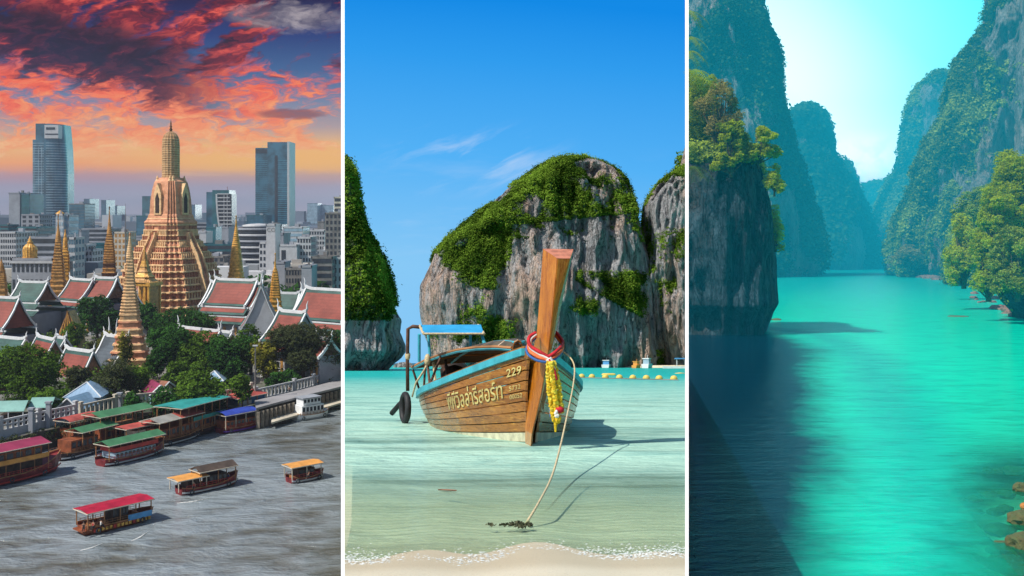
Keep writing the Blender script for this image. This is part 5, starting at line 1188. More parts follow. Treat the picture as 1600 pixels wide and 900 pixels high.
def sea_mat(name, body_near, body_far, tint, y_clear, y_body, wave, gloss=.9, far=400, patch=None, rough=.05, wb=.5, fres=(.02, .9), stretch=2.2, ripple=1.0):
    """water: Fresnel mirror of the sky over a see-through film near the shore that turns into a lit water body"""
    m = bpy.data.materials.new(name); m.use_nodes = True; nt = m.node_tree; nt.nodes.clear(); t = T(nt)
    v = NX(nt, t.n('ShaderNodeTexCoord').outputs['Object']); x, y, z = t.xyz(v)
    q = t.n('ShaderNodeCombineXYZ'); 
    n0 = t.noise(t.mapping(v, (wave, wave*stretch, 1)), .35, 4, .55, .5); n1 = t.noise(t.mapping(v, (wave, wave*stretch, 1)), 1.3, 5, .6, .4); n2 = t.noise(t.mapping(v, (wave, wave*stretch*1.1, 1)), 5.2, 4, .65, .2)
    h = n0*1.6+n1*.9+n2*.28*ripple
    b = t.bump(h, wb, .35/wave)
    k = (y/y_body[1])
    body = t.mix(body_near, body_far, y.sm(*y_body))
    if patch: body = patch(t, v, x, y, body)
    df = t.n('ShaderNodeBsdfDiffuse'); t.link(t.mix(body, t.mix(body, (.45, .62, .68), 1.0, 'MULTIPLY'), (n0*.6+n1*.5).sm(.5, .68)*.6), df.inputs[0]); t.link(b, df.inputs['Normal'])
    tr = t.n('ShaderNodeBsdfTransparent'); tr.inputs[0].default_value = (*tint, 1)
    m1 = t.n('ShaderNodeMixShader'); t.link((y.sm(*y_clear) if not callable(y_clear) else y_clear(t, v, x, y)), m1.inputs[0]); t.link(tr.outputs[0], m1.inputs[1]); t.link(df.outputs[0], m1.inputs[2])
    gl = t.n('ShaderNodeBsdfGlossy'); gl.inputs['Roughness'].default_value = rough; t.link(b, gl.inputs['Normal'])
    fn = t.n('ShaderNodeFresnel'); fn.inputs[0].default_value = 1.33; t.link(b, fn.inputs['Normal'])
    m2 = t.n('ShaderNodeMixShader'); t.link((NX(nt, fn.outputs[0])*fres[1]).min(gloss), m2.inputs[0]); t.link(m1.outputs[0], m2.inputs[1]); t.link(gl.outputs[0], m2.inputs[2])
    o = t.n('ShaderNodeOutputMaterial'); t.link(m2.outputs[0], o.inputs[0]); return m
def bay_patch(t, v, x, y, body):
    n = t.noise(t.mapping(v, (.12, .5, 1)), .8, 5, .6, .5); n2 = t.noise(t.mapping(v, (.4, 2.0, 1)), .9, 5, .6, .3)
    c = t.mix(body, (.36, .58, .48), (n*.7+n2*.35).sm(.48, .62)*y.sm(45, 14)*.8)
    return t.mix(c, (.10, .22, .17), (n*.5+n2*.55).sm(.54, .66)*.55*y.sm(60, 12))
M_sea = sea_mat('bay_water', (.50, .78, .64), (.03, .50, .46), (.84, 1.0, .92), (8.0, 15), (12, 110), 1.0, .55, patch=bay_patch, wb=.6, fres=(0, .42), rough=.08)
V, F = [], []; ys = [6.85, 7.3, 8.0, 9, 10, 12, 15, 20, 40, 120, 340, 900, 4000]
for y in ys:
    for j in range(41): x = (-1+j/20)*y*.22; V.append((x, y-(.25*math.sin(x*2.1)+.15*math.sin(x*5.3+1) if y < 7.2 else 0), 0.004 if y < 7.2 else 0))
for i in range(len(ys)-1):
    for j in range(40): F.append((i*41+j, i*41+j+1, (i+1)*41+j+1, (i+1)*41+j))
tag(raw('sea', V, F, M_sea, None, True), kind='structure')
# wash: broken foam at the water's edge, small glassy lumps of real height
rng = np.random.default_rng(8); M_wash = mat('wash_foam', (.80, .83, .80), .35, .08, 4)
n = 4200; xx = rng.uniform(-1.9, 1.9, n); yy = 7.0+.18*np.sin(xx*2.1)+.1*np.sin(xx*5.3+1)+rng.normal(0, .11, n)+rng.uniform(0, .25, n)*np.abs(rng.normal(size=n)); sz = rng.uniform(.003, .011, n)*rng.uniform(.4, 1, n)
c = np.stack([xx, yy, .012+rng.uniform(0, .012, n)], 1); off = np.array([(1, 0, 0), (0, 1, 0), (-1, 0, 0), (0, -1, 0), (0, 0, .5)])
V = (c[:, None, :]+off[None]*sz[:, None, None]*np.array([1.6, 1, 1])); idx = np.arange(n)[:, None]*5
F = np.concatenate([idx+np.array([[0, 1, 4]]), idx+np.array([[1, 2, 4]]), idx+np.array([[2, 3, 4]]), idx+np.array([[3, 0, 4]])])
tag(raw('foam', V.reshape(-1, 3), F, M_wash), 'broken white wash along the edge of the sand', 'foam', kind='stuff')
# ---- limestone massifs
L_v2 = leaf_mat('bay_leaves', (.02, .06, .008), (.26, .42, .05), .3)
M_lime = rock_mat('bay_limestone', (.60, .60, .61), (.28, .29, .31), (.66, .40, .25), (.07, .15, .025), .55, .65, .55, bump=.9)
def vegW2(c, n, v):
    up = n[2]; k = fnoise(c[0]*.06, c[1]*.06, c[2]*.075+3, 4)
    top = (v-.55)*1.5
    return up*.9+k*1.5+top-.12
def main_veg(c, n, v):
    k = fnoise(c[0]*.055+2, c[1]*.05, c[2]*.07+3, 4); x, z = c[0], c[2]
    r, px_ = 0, 0
    p, q = W2.px(c)
    m_ = -1.0
    if q < 350-(p-820)*.10: m_ = .75
    if p < 800 and q < 455-(800-p)*.1 : m_ = max(m_, .35)
    if 900 < p < 1010 and 425 < q < 440+(p-900)*.55: m_ = .6
    if p > 1008 and q > 500: m_ = .3
    return m_*.8+k*2.3+n[2]*.5
karst('island_cliff', W2, [(255, 900, 925), (258, 870, 945), (268, 840, 962), (285, 815, 980), (300, 793, 988), (330, 763, 997), (345, 745, 1000), (368, 718, 1003), (380, 700, 1008), (400, 680, 1013), (425, 668, 1018), (450, 657, 1022), (480, 655, 1028), (520, 660, 1033), (550, 668, 1036), (576, 672, 1040)],
      300, 26, 3.6, 330, 190, M_lime, L_v2, 'broad domed limestone island with a green cap rising behind the wooden boat', seed=2, zbase=-1, nscale=13, veg=main_veg, clump=.85, per=15, leaf=.27, nveg=24000, undercut=(0, 3.0, 1.6), flute=1.8)
karst('island_cliff', W2, [(272, 1062, 1150), (290, 1040, 1150), (305, 1022, 1150), (330, 1008, 1150), (400, 1004, 1150), (480, 1012, 1150), (540, 1020, 1150), (576, 1026, 1150)],
      308, 22, 3.4, 200, 150, M_lime, L_v2, 'steep grey limestone cliff joined to the domed island by a narrow cleft', seed=5, zbase=-1, nscale=11, veg=lambda c, n, v: vegW2(c, n, v)-.35+(.7 if W2.px(c)[1] > 440 and W2.px(c)[0] < 1050 else 0), clump=.85, per=14, leaf=.27, nveg=7000, undercut=(0, 3, 1.2), flute=1.8)
karst('island_cliff', W2, [(236, 1069, 1150), (260, 1064, 1150), (330, 1058, 1150), (576, 1050, 1150)], 345, 18, 2, 60, 60, M_lime, L_v2, 'higher grey crag seen just past the cleft cliff', seed=6, zbase=-1, nveg=300, veg=vegW2)
karst('island_cliff', W2, [(262, 470, 541), (290, 470, 548), (330, 470, 556), (370, 465, 570), (400, 465, 588), (430, 465, 602), (460, 462, 610), (485, 460, 615), (500, 460, 625), (520, 460, 622), (540, 460, 630), (560, 460, 628), (582, 460, 612)],
      190, 22, 2.2, 230, 150, M_lime, L_v2, 'steep overgrown cliff at the west side of the bay with an undercut foot', seed=9, zbase=-1, nscale=9, veg=lambda c, n, v: (1.1 if W2.px(c)[1] < 478 else .8 if W2.px(c)[0] < 612 and W2.px(c)[1] < 500 else -.5)+fnoise(c[0]*.11, c[1]*.1, c[2]*.12, 4)*1.3, clump=.8, per=15, leaf=.24, nveg=10000, undercut=(0, 3.2, 2.8), flute=1.6)
boulder('sea_rock', W2.g(633, 574), (3.2, 2.5, 1.6), M_lime, 'low rock in the gap between the west cliff and the domed island', seed=4)
# small beach and jetty under the cleft
boulder('sandbar', W2.at(1030, 575, 285)+Vector((4, 0, -.4)), (16, 4, 1.2), mat('pale_sand', (.72, .64, .48), .9), 'strip of pale sand under the cleft of the cliffs', 'sand', seed=2)
M_bwhite = mat('boat_white', (.78, .80, .82), .35, .05, 1)
def smallboat(px, py, wpx, top, m_, label, cab=M_lglass, rz=0.3):
    p = W2.g(px, py, 0.02); k = p.y/1600; L = wpx*k*1.5; h = (py-top)*k; o = thing('motor_boat', p, rz, label, 'boat', 'boats moored under the cliffs')
    part('hull', MB().loft([[(-L/2, -.9, -.2), (-L/2, .9, -.2), (-L/2, 1.1, h*.38), (-L/2, -1.1, h*.38)], [(L*.2, -.9, -.2), (L*.2, .9, -.2), (L*.2, 1.15, h*.42), (L*.2, -1.15, h*.42)], [(L*.48, -.1, 0), (L*.48, .1, 0), (L*.55, .15, h*.52), (L*.55, -.15, h*.52)]]), m_, o)
    part('cabin', MB().hexa([(-L*.3, -.85, h*.38), (L*.15, -.85, h*.38), (L*.15, .85, h*.38), (-L*.3, .85, h*.38), (-L*.3, -.8, h*.85), (L*.02, -.8, h*.85), (L*.02, .8, h*.85), (-L*.3, .8, h*.85)]), cab, o)
    part('roof', MB().box(-L*.36, L*.1, -1.0, 1.0, h*.85, h*.95), m_, o); part('mast', MB().tube([(0, 0, h*.9), (0, 0, h*1.25)], .06, 5), m_, o)
smallboat(948, 574.5, 11, 562, M_bwhite, 'white speedboat with a blue canopy under the domed island', M_bluet, 1.2)
smallboat(1012, 575, 11, 559, M_bwhite, 'taller white boat moored beside the pale sand', M_lglass, .9)
smallboat(995, 575, 7, 564, M_orange, 'small orange topped boat between the two white boats', M_orange, .5)
p = W2.g(1062, 575.5); o = thing('jetty', p, 0, 'white floating jetty with a blue canopy by the cleft cliff', 'jetty')
part('deck', MB().box(-4, 9, -1, 1, -.1, .5), M_bwhite, o); part('canopy', MB().box(-1, 9, -1.2, 1.2, 2.2, 2.5), M_bluet, o)
for x_ in (-.8, 1.2, 3.2): part('post', MB().box(x_-.08, x_+.08, -1, -.8, .4, 2.2), M_bwhite, o)
M_buoy = mat('buoy_yellow', (.75, .55, .12), .5)
for i, px_ in enumerate((909, 925, 946, 968, 989, 1010, 1030, 1053)):
    p = W2.g(px_, 590+i*.5); o = link(bpy.data.objects.new('buoy', bpy.data.meshes['buoy'])) if i else MB().lathe([(.1, -.2), (.26, -.05), (.3, .1), (.2, .28), (.04, .34)], 10).build('buoy', M_buoy, None, True)
    if i: CUR.tops.append(o)
    o.location = p; tag(o, 'pale yellow buoy in the line of swimming buoys off the cliffs', 'buoy', 'buoys of the swimming line')
bo_l = MB().tube([W2.g(900, 590, .02), W2.g(985, 592, .03), W2.g(1060, 594, .02)], .05, 5).build('buoy_line', M_conc); tag(bo_l, 'thin line that strings the swimming buoys together', 'rope')
p = W2.g(951, 586.3); o = thing('float', p, 0, 'long yellow float beyond the line of buoys', 'float'); part('body', MB().loft([[(x_, .2*math.cos(q), .05+r_*math.sin(q)) for q in np.linspace(0, 2*math.pi, 8, endpoint=False)] for x_, r_ in ((-.75, .05), (-.6, .16), (.6, .16), (.75, .05))]), M_buoy, o, True)
p = W2.g(1063, 583.5); o = MB().tube([p-Vector((.7, 0, 0)), p, p+Vector((.7, 0, 0))], [.05, .14, .05], 6).build('float', M_buoy, None, True); tag(o, 'small yellow float near the divider below the jetty', 'float')

# ---- the longtail boat
def wood_mat(name, light, dark, gold, rough=.32, sc=1.0, ax=(1, 1, 1), spec=.5):
    m = bpy.data.materials.new(name); m.use_nodes = True; nt = m.node_tree; t = T(nt); p = nt.nodes['Principled BSDF']
    v = NX(nt, t.n('ShaderNodeTexCoord').outputs['Object']); g = t.mapping(v, ax)
    n1 = t.noise(g, 2.2*sc, 6, .65, .5); n2 = t.noise(g, 11*sc, 6, .7, .3); n3 = t.noise(v, 1.1, 5, .6, .8); n4 = t.noise(g, 34*sc, 3, .8)
    c = t.mix(dark, light, (n1*.6+n2*.5).sm(.38, .72)); c = t.mix(c, gold, (n3*.6+n2*.5).sm(.56, .72)*.75); c = t.mix(c, tuple(k*.35 for k in dark), n4.sm(.55, .75)*.4)
    oi = t.n('ShaderNodeObjectInfo'); rd = NX(nt, oi.outputs['Random']); c = t.mix(c, t.mix(c, (.55, .50, .46), 1.0, 'MULTIPLY'), rd*.45)
    t.link(c, p.inputs['Base Color']); t.link(n2.sm(.3, .7, rough*.7, rough*1.7), p.inputs['Roughness']); p.inputs['Specular IOR Level'].default_value = spec; p.inputs['Coat Weight'].default_value = .6; p.inputs['Coat Roughness'].default_value = .18
    t.link(t.bump(n2+n4*.5, .25, .02), p.inputs['Normal']); return m
M_plank = wood_mat('varnished_planks', (.50, .20, .026), (.20, .07, .010), (.74, .44, .08), .3, 1.0, (.5, .5, 3.2))
M_prow = wood_mat('varnished_stem', (.72, .25, .015), (.40, .11, .007), (.80, .33, .04), .3, 1.0, (3, 3, .35))
M_ptop = mat('raw_end_grain', (.55, .20, .12), .7, .15, 8)
M_turq = mat('turquoise_paint', (.06, .42, .52), .45, .1, 3, dirt=.3)
M_cyanp = mat('blue_tarp', (.04, .36, .66), .5, .08, 2)
M_antif = mat('cream_waterline', (.62, .60, .42), .6, .15, 5, dirt=.4)
M_pole = mat('rusty_pole', (.12, .06, .04), .7, .2, 8)
M_rope = mat('pale_rope', (.62, .50, .30), .9, .15, 30)
M_tyre = mat('tyre_rubber', (.022, .023, .026), .6, .2, 6)
M_letter = mat('yellow_lettering', (.62, .52, .20), .6, .15, 6, dirt=.5)
hd = math.radians(90)+math.atan2(.13, 1)      # local +x runs from bow to stern
O = W2.g(830, 692)
boat2 = thing('longtail_boat', O, math.atan2(.9915, -.13), 'varnished wooden longtail boat with a tall upright prow floating off the beach', 'boat')
# local axes: x bow->stern, y: photo left (+) ... checked below
BL_ = [0, .3, .6, 1.2, 2.0, 3.0, 4.0, 5.0, 6.2, 7.4, 8.6]
GB = [.10, .30, .50, .80, 1.12, 1.42, 1.58, 1.62, 1.60, 1.50, 1.30]      # gunwale half beam
GZ2 = [1.52, 1.44, 1.36, 1.22, 1.06, .90, .79, .70, .60, .55, .55]
WB_ = [.05, .17, .31, .58, .92, 1.18, 1.32, 1.38, 1.36, 1.26, 1.10]        # beam at the waterline
NP = 9
def hull_pt(s, t_, side, off=0.0):
    """s along the boat, t_ 0 at keel .. 1 at gunwale"""
    g, z, w = interp(s, BL_, GB), interp(s, BL_, GZ2), interp(s, BL_, WB_)
    zk = -.32
    # section: keel - bilge - waterline - gunwale
    zz = lerp(zk, z, t_); f = (zz-0)/z if zz > 0 else 0
    b = w+(g-w)*max(0, zz/z)**1.1+.05*math.sin(math.pi*min(1, max(0, f))) if zz > 0 else w*(1-(zz/zk)**2*.75)
    if s < .35: b = max(b, .06)
    rake = -(.34*(max(0, zz)/1.5)**1.3)*max(0, 1-s/1.6)
    return Vector((s+rake, side*(b+off), zz))
def clinker(side):
    """individual planks, each edge proud of the next"""
    ts = [0]+[.18+.82*i/NP for i in range(NP+1)]
    ss = np.concatenate([[-.16, -.08], np.linspace(0.0, 8.6, 34)])
    for i in range(len(ts)-1):
        t0, t1 = ts[i], ts[i+1]; mb = MB(); rings = []
        for s in ss:
            rings.append([hull_pt(s, t0+.004, side, .022), hull_pt(s, t1-.006, side, .010), hull_pt(s, t1-.006, side, -.02), hull_pt(s, t0+.004, side, -.02)])
        mb.loft(rings if side < 0 else [r[::-1] for r in rings]); part('plank', mb, M_antif if i == 1 else M_tealr if i == 0 else M_plank, boat2)
for sd in (-1, 1): clinker(sd)
for sd in (-1, 1):
    st = MB(); rings = []
    for s in np.linspace(0.05, 8.6, 34):
        a = hull_pt(s, .995, sd, .03); rings.append([a+Vector((0, sd*.035, -.075)), a+Vector((0, sd*.04, .04)), a+Vector((0, -sd*.05, .04)), a+Vector((0, -sd*.05, -.075))])
    st.loft(rings if sd < 0 else [r[::-1] for r in rings]); part('rubbing_strake', st, M_turq, boat2)
    st = MB(); rings = []
    for s in np.linspace(0.1, 8.6, 30):
        a = hull_pt(s, 1.0, sd, 0)+Vector((0, -sd*.02, .035)); rings.append([a+Vector((0, 0, 0)), a+Vector((0, 0, .05)), a+Vector((0, -sd*.12, .05)), a+Vector((0, -sd*.12, 0))])
    st.loft(rings if sd < 0 else [r[::-1] for r in rings]); part('gunwale', st, M_plank, boat2)
part('bottom', MB().loft([[hull_pt(s, 0, 1), hull_pt(s, 0, -1)] for s in np.linspace(.02, 8.6, 12)], closed=False), M_tealr, boat2)
part('floor_boards', MB().loft([[hull_pt(s, .42, 1)-Vector((0, .05, 0)), hull_pt(s, .42, -1)+Vector((0, .05, 0))] for s in np.linspace(.6, 8.5, 12)], closed=False), M_wood, boat2)
part('transom', MB().add([hull_pt(8.6, q, 1) for q in (0, .3, .6, 1)]+[hull_pt(8.6, q, -1) for q in (1, .6, .3, 0)], [tuple(range(8))]), M_plank, boat2)
for s in (1.0, 2.6, 4.2, 6.0): z_ = interp(s, BL_, GZ2)-.16; g_ = interp(s, BL_, GB)-.08; part('thwart', MB().box(s-.12, s+.12, -g_, g_, z_-.04, z_), M_wood, boat2)
# stem and prow: a tall wedge of timber, placed from its corners in the boat's own space
Mi = (Matrix.Translation(O) @ Matrix.Rotation(math.atan2(.9915, -.13), 4, 'Z')).inverted()
def LB(px, py, Y): return Mi @ W2.at(px, py, Y)
prow = [ # rings bottom to top: left-back, front edge, right-front, right-back
 [LB(821, 703, 17.1), LB(828.5, 706, 16.55), LB(831, 703, 16.6), LB(832, 700, 17.5)],
 [LB(820, 672, 17.0), LB(831, 678, 16.42), LB(833, 676, 16.48), LB(834, 668, 17.5)],
 [LB(825, 610, 17.0), LB(846, 614, 16.22), LB(849, 612, 16.28), LB(851, 604, 17.4)],
 [LB(831, 560, 16.9), LB(854, 566, 16.08), LB(858, 563, 16.14), LB(863, 552, 17.3)],
 [LB(838, 522, 16.45), LB(857, 548, 15.98), LB(862, 546, 16.04), LB(868, 520, 16.65)],
 [LB(843, 460, 16.4), LB(865, 470, 15.9), LB(874, 470, 15.96), LB(882, 455, 16.6)],
 [LB(848, 389, 16.4), LB(871, 404, 15.82), LB(891, 404, 15.9), LB(896, 390, 16.55)]]
mb = MB(); mb.loft(prow, cap=False); mb.add(prow[0], [(3, 2, 1, 0)]); pr = part('prow', mb, M_prow, boat2)
e = .004; top = [p+Vector((0, 0, .005)) for p in prow[-1]]; tp = part('prow_top', MB().add(top+[p-Vector((0, 0, .004)) for p in prow[-1]], [(0, 1, 2, 3), (7, 6, 5, 4), (0, 4, 5, 1), (1, 5, 6, 2), (2, 6, 7, 3), (3, 7, 4, 0)]), M_ptop, boat2)
bv = bmesh.new(); bv.from_mesh(pr.data); bmesh.ops.bevel(bv, geom=[e_ for e_ in bv.edges if not e_.is_boundary and abs((e_.verts[0].co-e_.verts[1].co).normalized().z) > .8], offset=.012, segments=2, affect='EDGES'); bv.to_mesh(pr.data); bv.free()
0 and part('stem_cleat', MB().tube([LB(812, 528, 16.7), LB(836, 524, 16.5), LB(858, 556, 15.95)], [.05, .08, .05], 6), M_prow, boat2, True)
# lettering on the port side, wrapped to the planks
def s_at(px_, t_):
    best = min(np.linspace(-.1, 8, 400), key=lambda q: abs(W2.px(boat2.matrix_basis @ hull_pt(q, t_, SIDE))[0]-px_)); return float(best)
def hull_text(s, px0, px1, t0, hgt, bold=.0):
    """flat lettering wrapped onto the planks between two places along the side"""
    ob = text_mesh(s, 1.0, M_letter, boat2, 'lettering', 0.0, bold); me = ob.data
    xs = [v.co.x for v in me.vertices]; yv = [v.co.y for v in me.vertices]; s0, s1 = s_at(px0, t0), s_at(px1, t0)
    for v in me.vertices:
        f = (v.co.x-min(xs))/(max(xs)-min(xs)); ss = lerp(s0, s1, f); z = interp(ss, BL_, GZ2); tt = t0+((v.co.y-min(yv))/(max(yv)-min(yv))-.5)*hgt/(z+.32)
        v.co = hull_pt(ss, tt, SIDE, .034)
    return ob
# which side faces the photo's left? decide from projection
SIDE = 1 if W2.px(boat2.matrix_basis @ Vector((3, 1, .5)))[0] < W2.px(boat2.matrix_basis @ Vector((3, -1, .5)))[0] else -1
hull_text('พีพีวิลล่ารีสอร์ท', 701, 787, .70, .34, bold=.006)
hull_text('229', 794, 818, .83, .14, bold=.012)
hull_text('5732', 799, 816, .68, .075); hull_text('00052', 799, 819, .60, .075)
# low arched roof with ribs
def LBs(pts): return [LB(*p) for p in pts]
rf = MB(); rings = []
edge = [(644, 574, 23.0), (665, 563, 22.4), (690, 554, 21.6), (715, 547, 20.6), (745, 543, 19.8), (775, 542, 19.2), (800, 544, 18.8)]
for (x_, y_, Y_) in edge:
    a = LB(x_, y_, Y_); b = Vector((a.x, -a.y, a.z)); c_ = (a+b)/2+Vector((0, 0, .16)); rings.append([a, a.lerp(c_, .5)+Vector((0, 0, .05)), c_, b.lerp(c_, .5)+Vector((0, 0, .05)), b])
mb = MB()
for r0, r1 in zip(rings, rings[1:]):
    for i in range(4): mb.slab([r0[i], r1[i], r1[i+1], r0[i+1]], .02)
part('canopy', mb, mat('canopy_ply', (.10, .085, .06), .6, .2, 3, dirt=.5), boat2)
for k_ in range(4):
    part('canopy_rib', MB().tube([r[k_ if k_ < 2 else k_+1]-Vector((0, 0, .03)) for r in rings], .03, 5), M_turq, boat2)
for r in rings: part('canopy_hoop', MB().tube([p-Vector((0, 0, .02)) for p in r], .022, 5), M_plank, boat2)
part('canopy_edge', MB().tube([r[0] for r in rings], .035, 6), M_wood, boat2); part('canopy_edge', MB().tube([r[4] for r in rings], .035, 6), M_wood, boat2)
for r in (rings[0], rings[1], rings[2]):
    for i in (0, 4): p_ = r[i]; g_ = hull_pt(min(8.5, max(.3, p_.x)), 1.0, 1 if p_.y > 0 else -1); part('canopy_post', MB().tube([p_, Vector((p_.x, g_.y*.95, g_.z-.1))], .028, 6), M_pole, boat2)
# raised blue tarp over the stern
ta = [LB(656, 509, 22.6), LB(747, 508, 22.4), LB(756, 521.5, 21.0), LB(662, 521.5, 21.0)]
mb = MB(); A_, B_ = [], []
for i in range(9):
    f = i/8; a = ta[0].lerp(ta[1], f); b = ta[3].lerp(ta[2], f); A_.append([a, a.lerp(b, .5)+Vector((0, 0, .10)), b])
for r0, r1 in zip(A_, A_[1:]):
    for i in range(2): mb.slab([r0[i], r0[i+1], r1[i+1], r1[i]], .025)
part('tarp', mb, M_cyanp, boat2); part('tarp_hem', MB().tube([ta[3], ta[2]], .025, 6), M_rope, boat2); part('tarp_hem', MB().tube([ta[0], ta[3]], .03, 6), M_rope, boat2); part('tarp_hem', MB().tube([ta[1], ta[2]], .03, 6), M_rope, boat2)
for (a, b) in (((655, 522, 21.2), (655, 565, 21.4)), ((752, 520, 21.2), (758, 541, 21.0)), ((668, 508, 22.8), (672, 560, 22.8)), ((735, 508, 22.6), (735, 545, 22.6))):
    part('tarp_post', MB().tube([LB(*a), LB(*b)], .035, 6), M_turq, boat2)
part('side_pole', MB().tube(LBs([(655, 511, 22.5), (645, 510, 22.6), (637.5, 514, 22.7), (636.5, 560, 22.8), (637, 611, 22.8)]), .04, 8), M_pole, boat2, True)
part('pole_knot', MB().lathe([(.03, -.09), (.055, -.03), (.06, .05), (.03, .1)], 8), M_rope, boat2, True).location = LB(637, 557, 22.8)
part('pole_knot', MB().lathe([(.04, -.12), (.07, -.04), (.06, .06), (.03, .12)], 8), M_rope, boat2, True).location = LB(668, 562, 22.1)
part('hanging_rope', MB().tube(LBs([(669, 566, 22.2), (662, 580, 22.3), (650, 598, 22.5), (644, 620, 22.6)]), .022, 6), M_rope, boat2, True)
# motor, gear and cargo seen under the canopy
eng = part('engine', MB().loft([[Vector((x_, y_*w_, z_)) for y_, z_ in ((-.3, .45), (.3, .45), (.36, .8), (.2, 1.08), (-.2, 1.08), (-.36, .8))] for x_, w_ in ((6.6, .8), (6.9, 1.1), (7.5, 1.1), (7.8, .7))]), M_dark, boat2)
part('engine_pipe', MB().tube([(6.9, .2, 1.0), (6.9, .3, 1.3), (7.3, .3, 1.35)], .06, 6), M_pole, eng)
part('engine_cover', MB().lathe([(.34, .95), (.36, 1.15), (.22, 1.32), (.05, 1.36)], 10, (7.2, .0)), M_dark, eng, True)
for i, (x_, y_, c_) in enumerate(((5.4, .5, M_cream), (5.8, .8, M_orange), (6.2, .7, M_wood), (4.9, -.3, M_bwhite))):
    part('life_vest' if i else 'folded_bag', MB().hexa([(x_-.2, y_-.18, .45), (x_+.2, y_-.2, .45), (x_+.22, y_+.2, .45), (x_-.2, y_+.18, .45), (x_-.12, y_-.1, .82), (x_+.1, y_-.12, .86), (x_+.1, y_+.1, .84), (x_-.1, y_+.1, .82)]), c_, boat2)
part('tail_shaft', MB().tube(LBs([(612, 646, 23.6), (624, 632, 23.4), (637, 618, 23.0)]), [.06, .055, .045], 8), M_tyre, boat2, True)
eng.location = (0, SIDE*.72, .0)
part('dark_bundle', MB().lathe([(.25, .4), (.34, .7), (.30, 1.05), (.16, 1.22), (.02, 1.26)], 10, (5.6, SIDE*.85)), M_dark, boat2, True)
part('fuel_can', MB().box(5.0, 5.3, SIDE*.95-.14, SIDE*.95+.14, .55, .98), M_bluet, boat2)
for i_, px_ in enumerate((672, 681, 700)): part('bundled_pole', MB().tube(LBs([(px_, 604, 22.0), (px_-4, 570-i_*4, 22.2)]), .03, 6), (M_pole, M_rope, M_dark)[i_], boat2)
ap = MB(); rr_ = []
for ring, t_ in ((prow[1], .22), (prow[2], .55), (prow[3], .86), (prow[4], .99)):
    q = sorted(ring, key=lambda p: p.y*SIDE); r_b, l_b = q[0], q[-1]; h1, h2 = hull_pt(.45, t_, SIDE, -.03), hull_pt(.45, t_, -SIDE, -.03)
    rr_.append([Vector((max(p.x for p in ring)-.12, l_b.y-SIDE*.02, h1.z)), h1, h2, Vector((max(p.x for p in ring)-.12, r_b.y+SIDE*.02, h1.z))])
ap.loft(rr_); part('stem_apron', ap, M_plank, boat2)
# tyre fender hanging on the pole
ct = LB(633, 637, 22.7); o = MB(); rings = []
for i in range(25):
    q = 2*math.pi*i/24; cx_, cz_ = math.cos(q)*.235, math.sin(q)*.29; rings.append([(ct.x+cx_*.9+(.06+.0)*math.cos(j*math.pi/4)*math.cos(q), ct.y+cx_*.25+.07*math.sin(j*math.pi/4), ct.z+cz_+.06*math.cos(j*math.pi/4)*math.sin(q)) for j in range(8)])
o.loft(rings, cap=False); ty = o.build('tyre_fender', M_tyre, None, True); ty.matrix_basis = boat2.matrix_basis @ Matrix.Rotation(0, 4, 'Z'); tag(ty, 'black tyre fender hanging from the pole at the stern of the longtail boat', 'tyre')
# ribbons knotted round the prow and the marigold garland
def ribbon(pts, w, m_, nm, parent, up=Vector((0, 0, 1))):
    mb = MB(); P_ = [Vector(p) for p in pts]; rings = []
    for i, p in enumerate(P_):
        d = (P_[min(i+1, len(P_)-1)]-P_[max(i-1, 0)]).normalized(); n_ = Vector((-1, 0, 0)); s_ = d.cross(n_).normalized()*w; rings.append([p-s_-n_*.008, p-s_*.2+n_*.024, p+s_*.3+n_*.02, p+s_-n_*.008, p+s_*.9-n_*.02, p-s_*.9-n_*.02])
    mb.loft(rings); return part(nm, mb, m_, parent, True)
sash = thing('prow_sashes', boat2.location, boat2.rotation_euler.z, 'red orange and white sashes knotted round the neck of the prow', 'sash')
C_r, C_w, C_o, C_b = mat('sash_red', (.52, .02, .03), .8, .15, 6), mat('sash_white', (.80, .74, .70), .8, .1, 6), mat('sash_orange', (.80, .16, .05), .8, .15, 6), mat('sash_blue', (.04, .12, .35), .8)
def smooth_path(pts, n=6):
    P_ = [Vector(p) for p in pts]; out = []
    for i in range(len(P_)-1):
        p0, p1, p2, p3 = P_[max(i-1, 0)], P_[i], P_[i+1], P_[min(i+2, len(P_)-1)]
        for k_ in range(n): t_ = k_/n; out.append(.5*((2*p1)+(p2-p0)*t_+(2*p0-5*p1+4*p2-p3)*t_*t_+(3*p1-p0-3*p2+p3)*t_**3))
    return out+[P_[-1]]
for j, (m_, dx, dy, w_) in enumerate(((C_r, 0, -4, .028), (C_w, 2, 0, .030), (C_o, 0, 5, .028), (C_b, -3, 10, .020))):
    ribbon(smooth_path(LBs([(838+dx*.3, 522+dy*.6, 16.25), (827+dx, 531+dy, 16.2), (828+dx, 543+dy, 16.05), (842+dx, 553+dy, 15.85), (857, 560+dy*.6, 15.78)])), w_, m_, 'sash', sash)
    if j != 1: ribbon(smooth_path(LBs([(857, 560+dy*.6, 15.78), (868, 553+dy*.7, 15.85), (877, 544+dy*.7, 16.1), (879, 535+dy*.6, 16.4), (868, 520+dy*.5, 16.6)])), w_, m_, 'sash', sash)
ribbon(smooth_path(LBs([(857, 560, 15.74), (864, 572, 15.72), (868, 588, 15.76), (872, 604, 15.8), (874, 616, 15.82)])), .05, C_w, 'sash_tail', sash)
ribbon(smooth_path(LBs([(858, 561, 15.72), (866, 578, 15.70), (870, 594, 15.72)])), .02, C_r, 'sash_tail', sash)
ribbon(smooth_path(LBs([(856, 563, 15.80), (858, 590, 15.85), (860, 620, 15.95), (862, 652, 16.0)])), .03, C_b, 'sash_tail', sash)
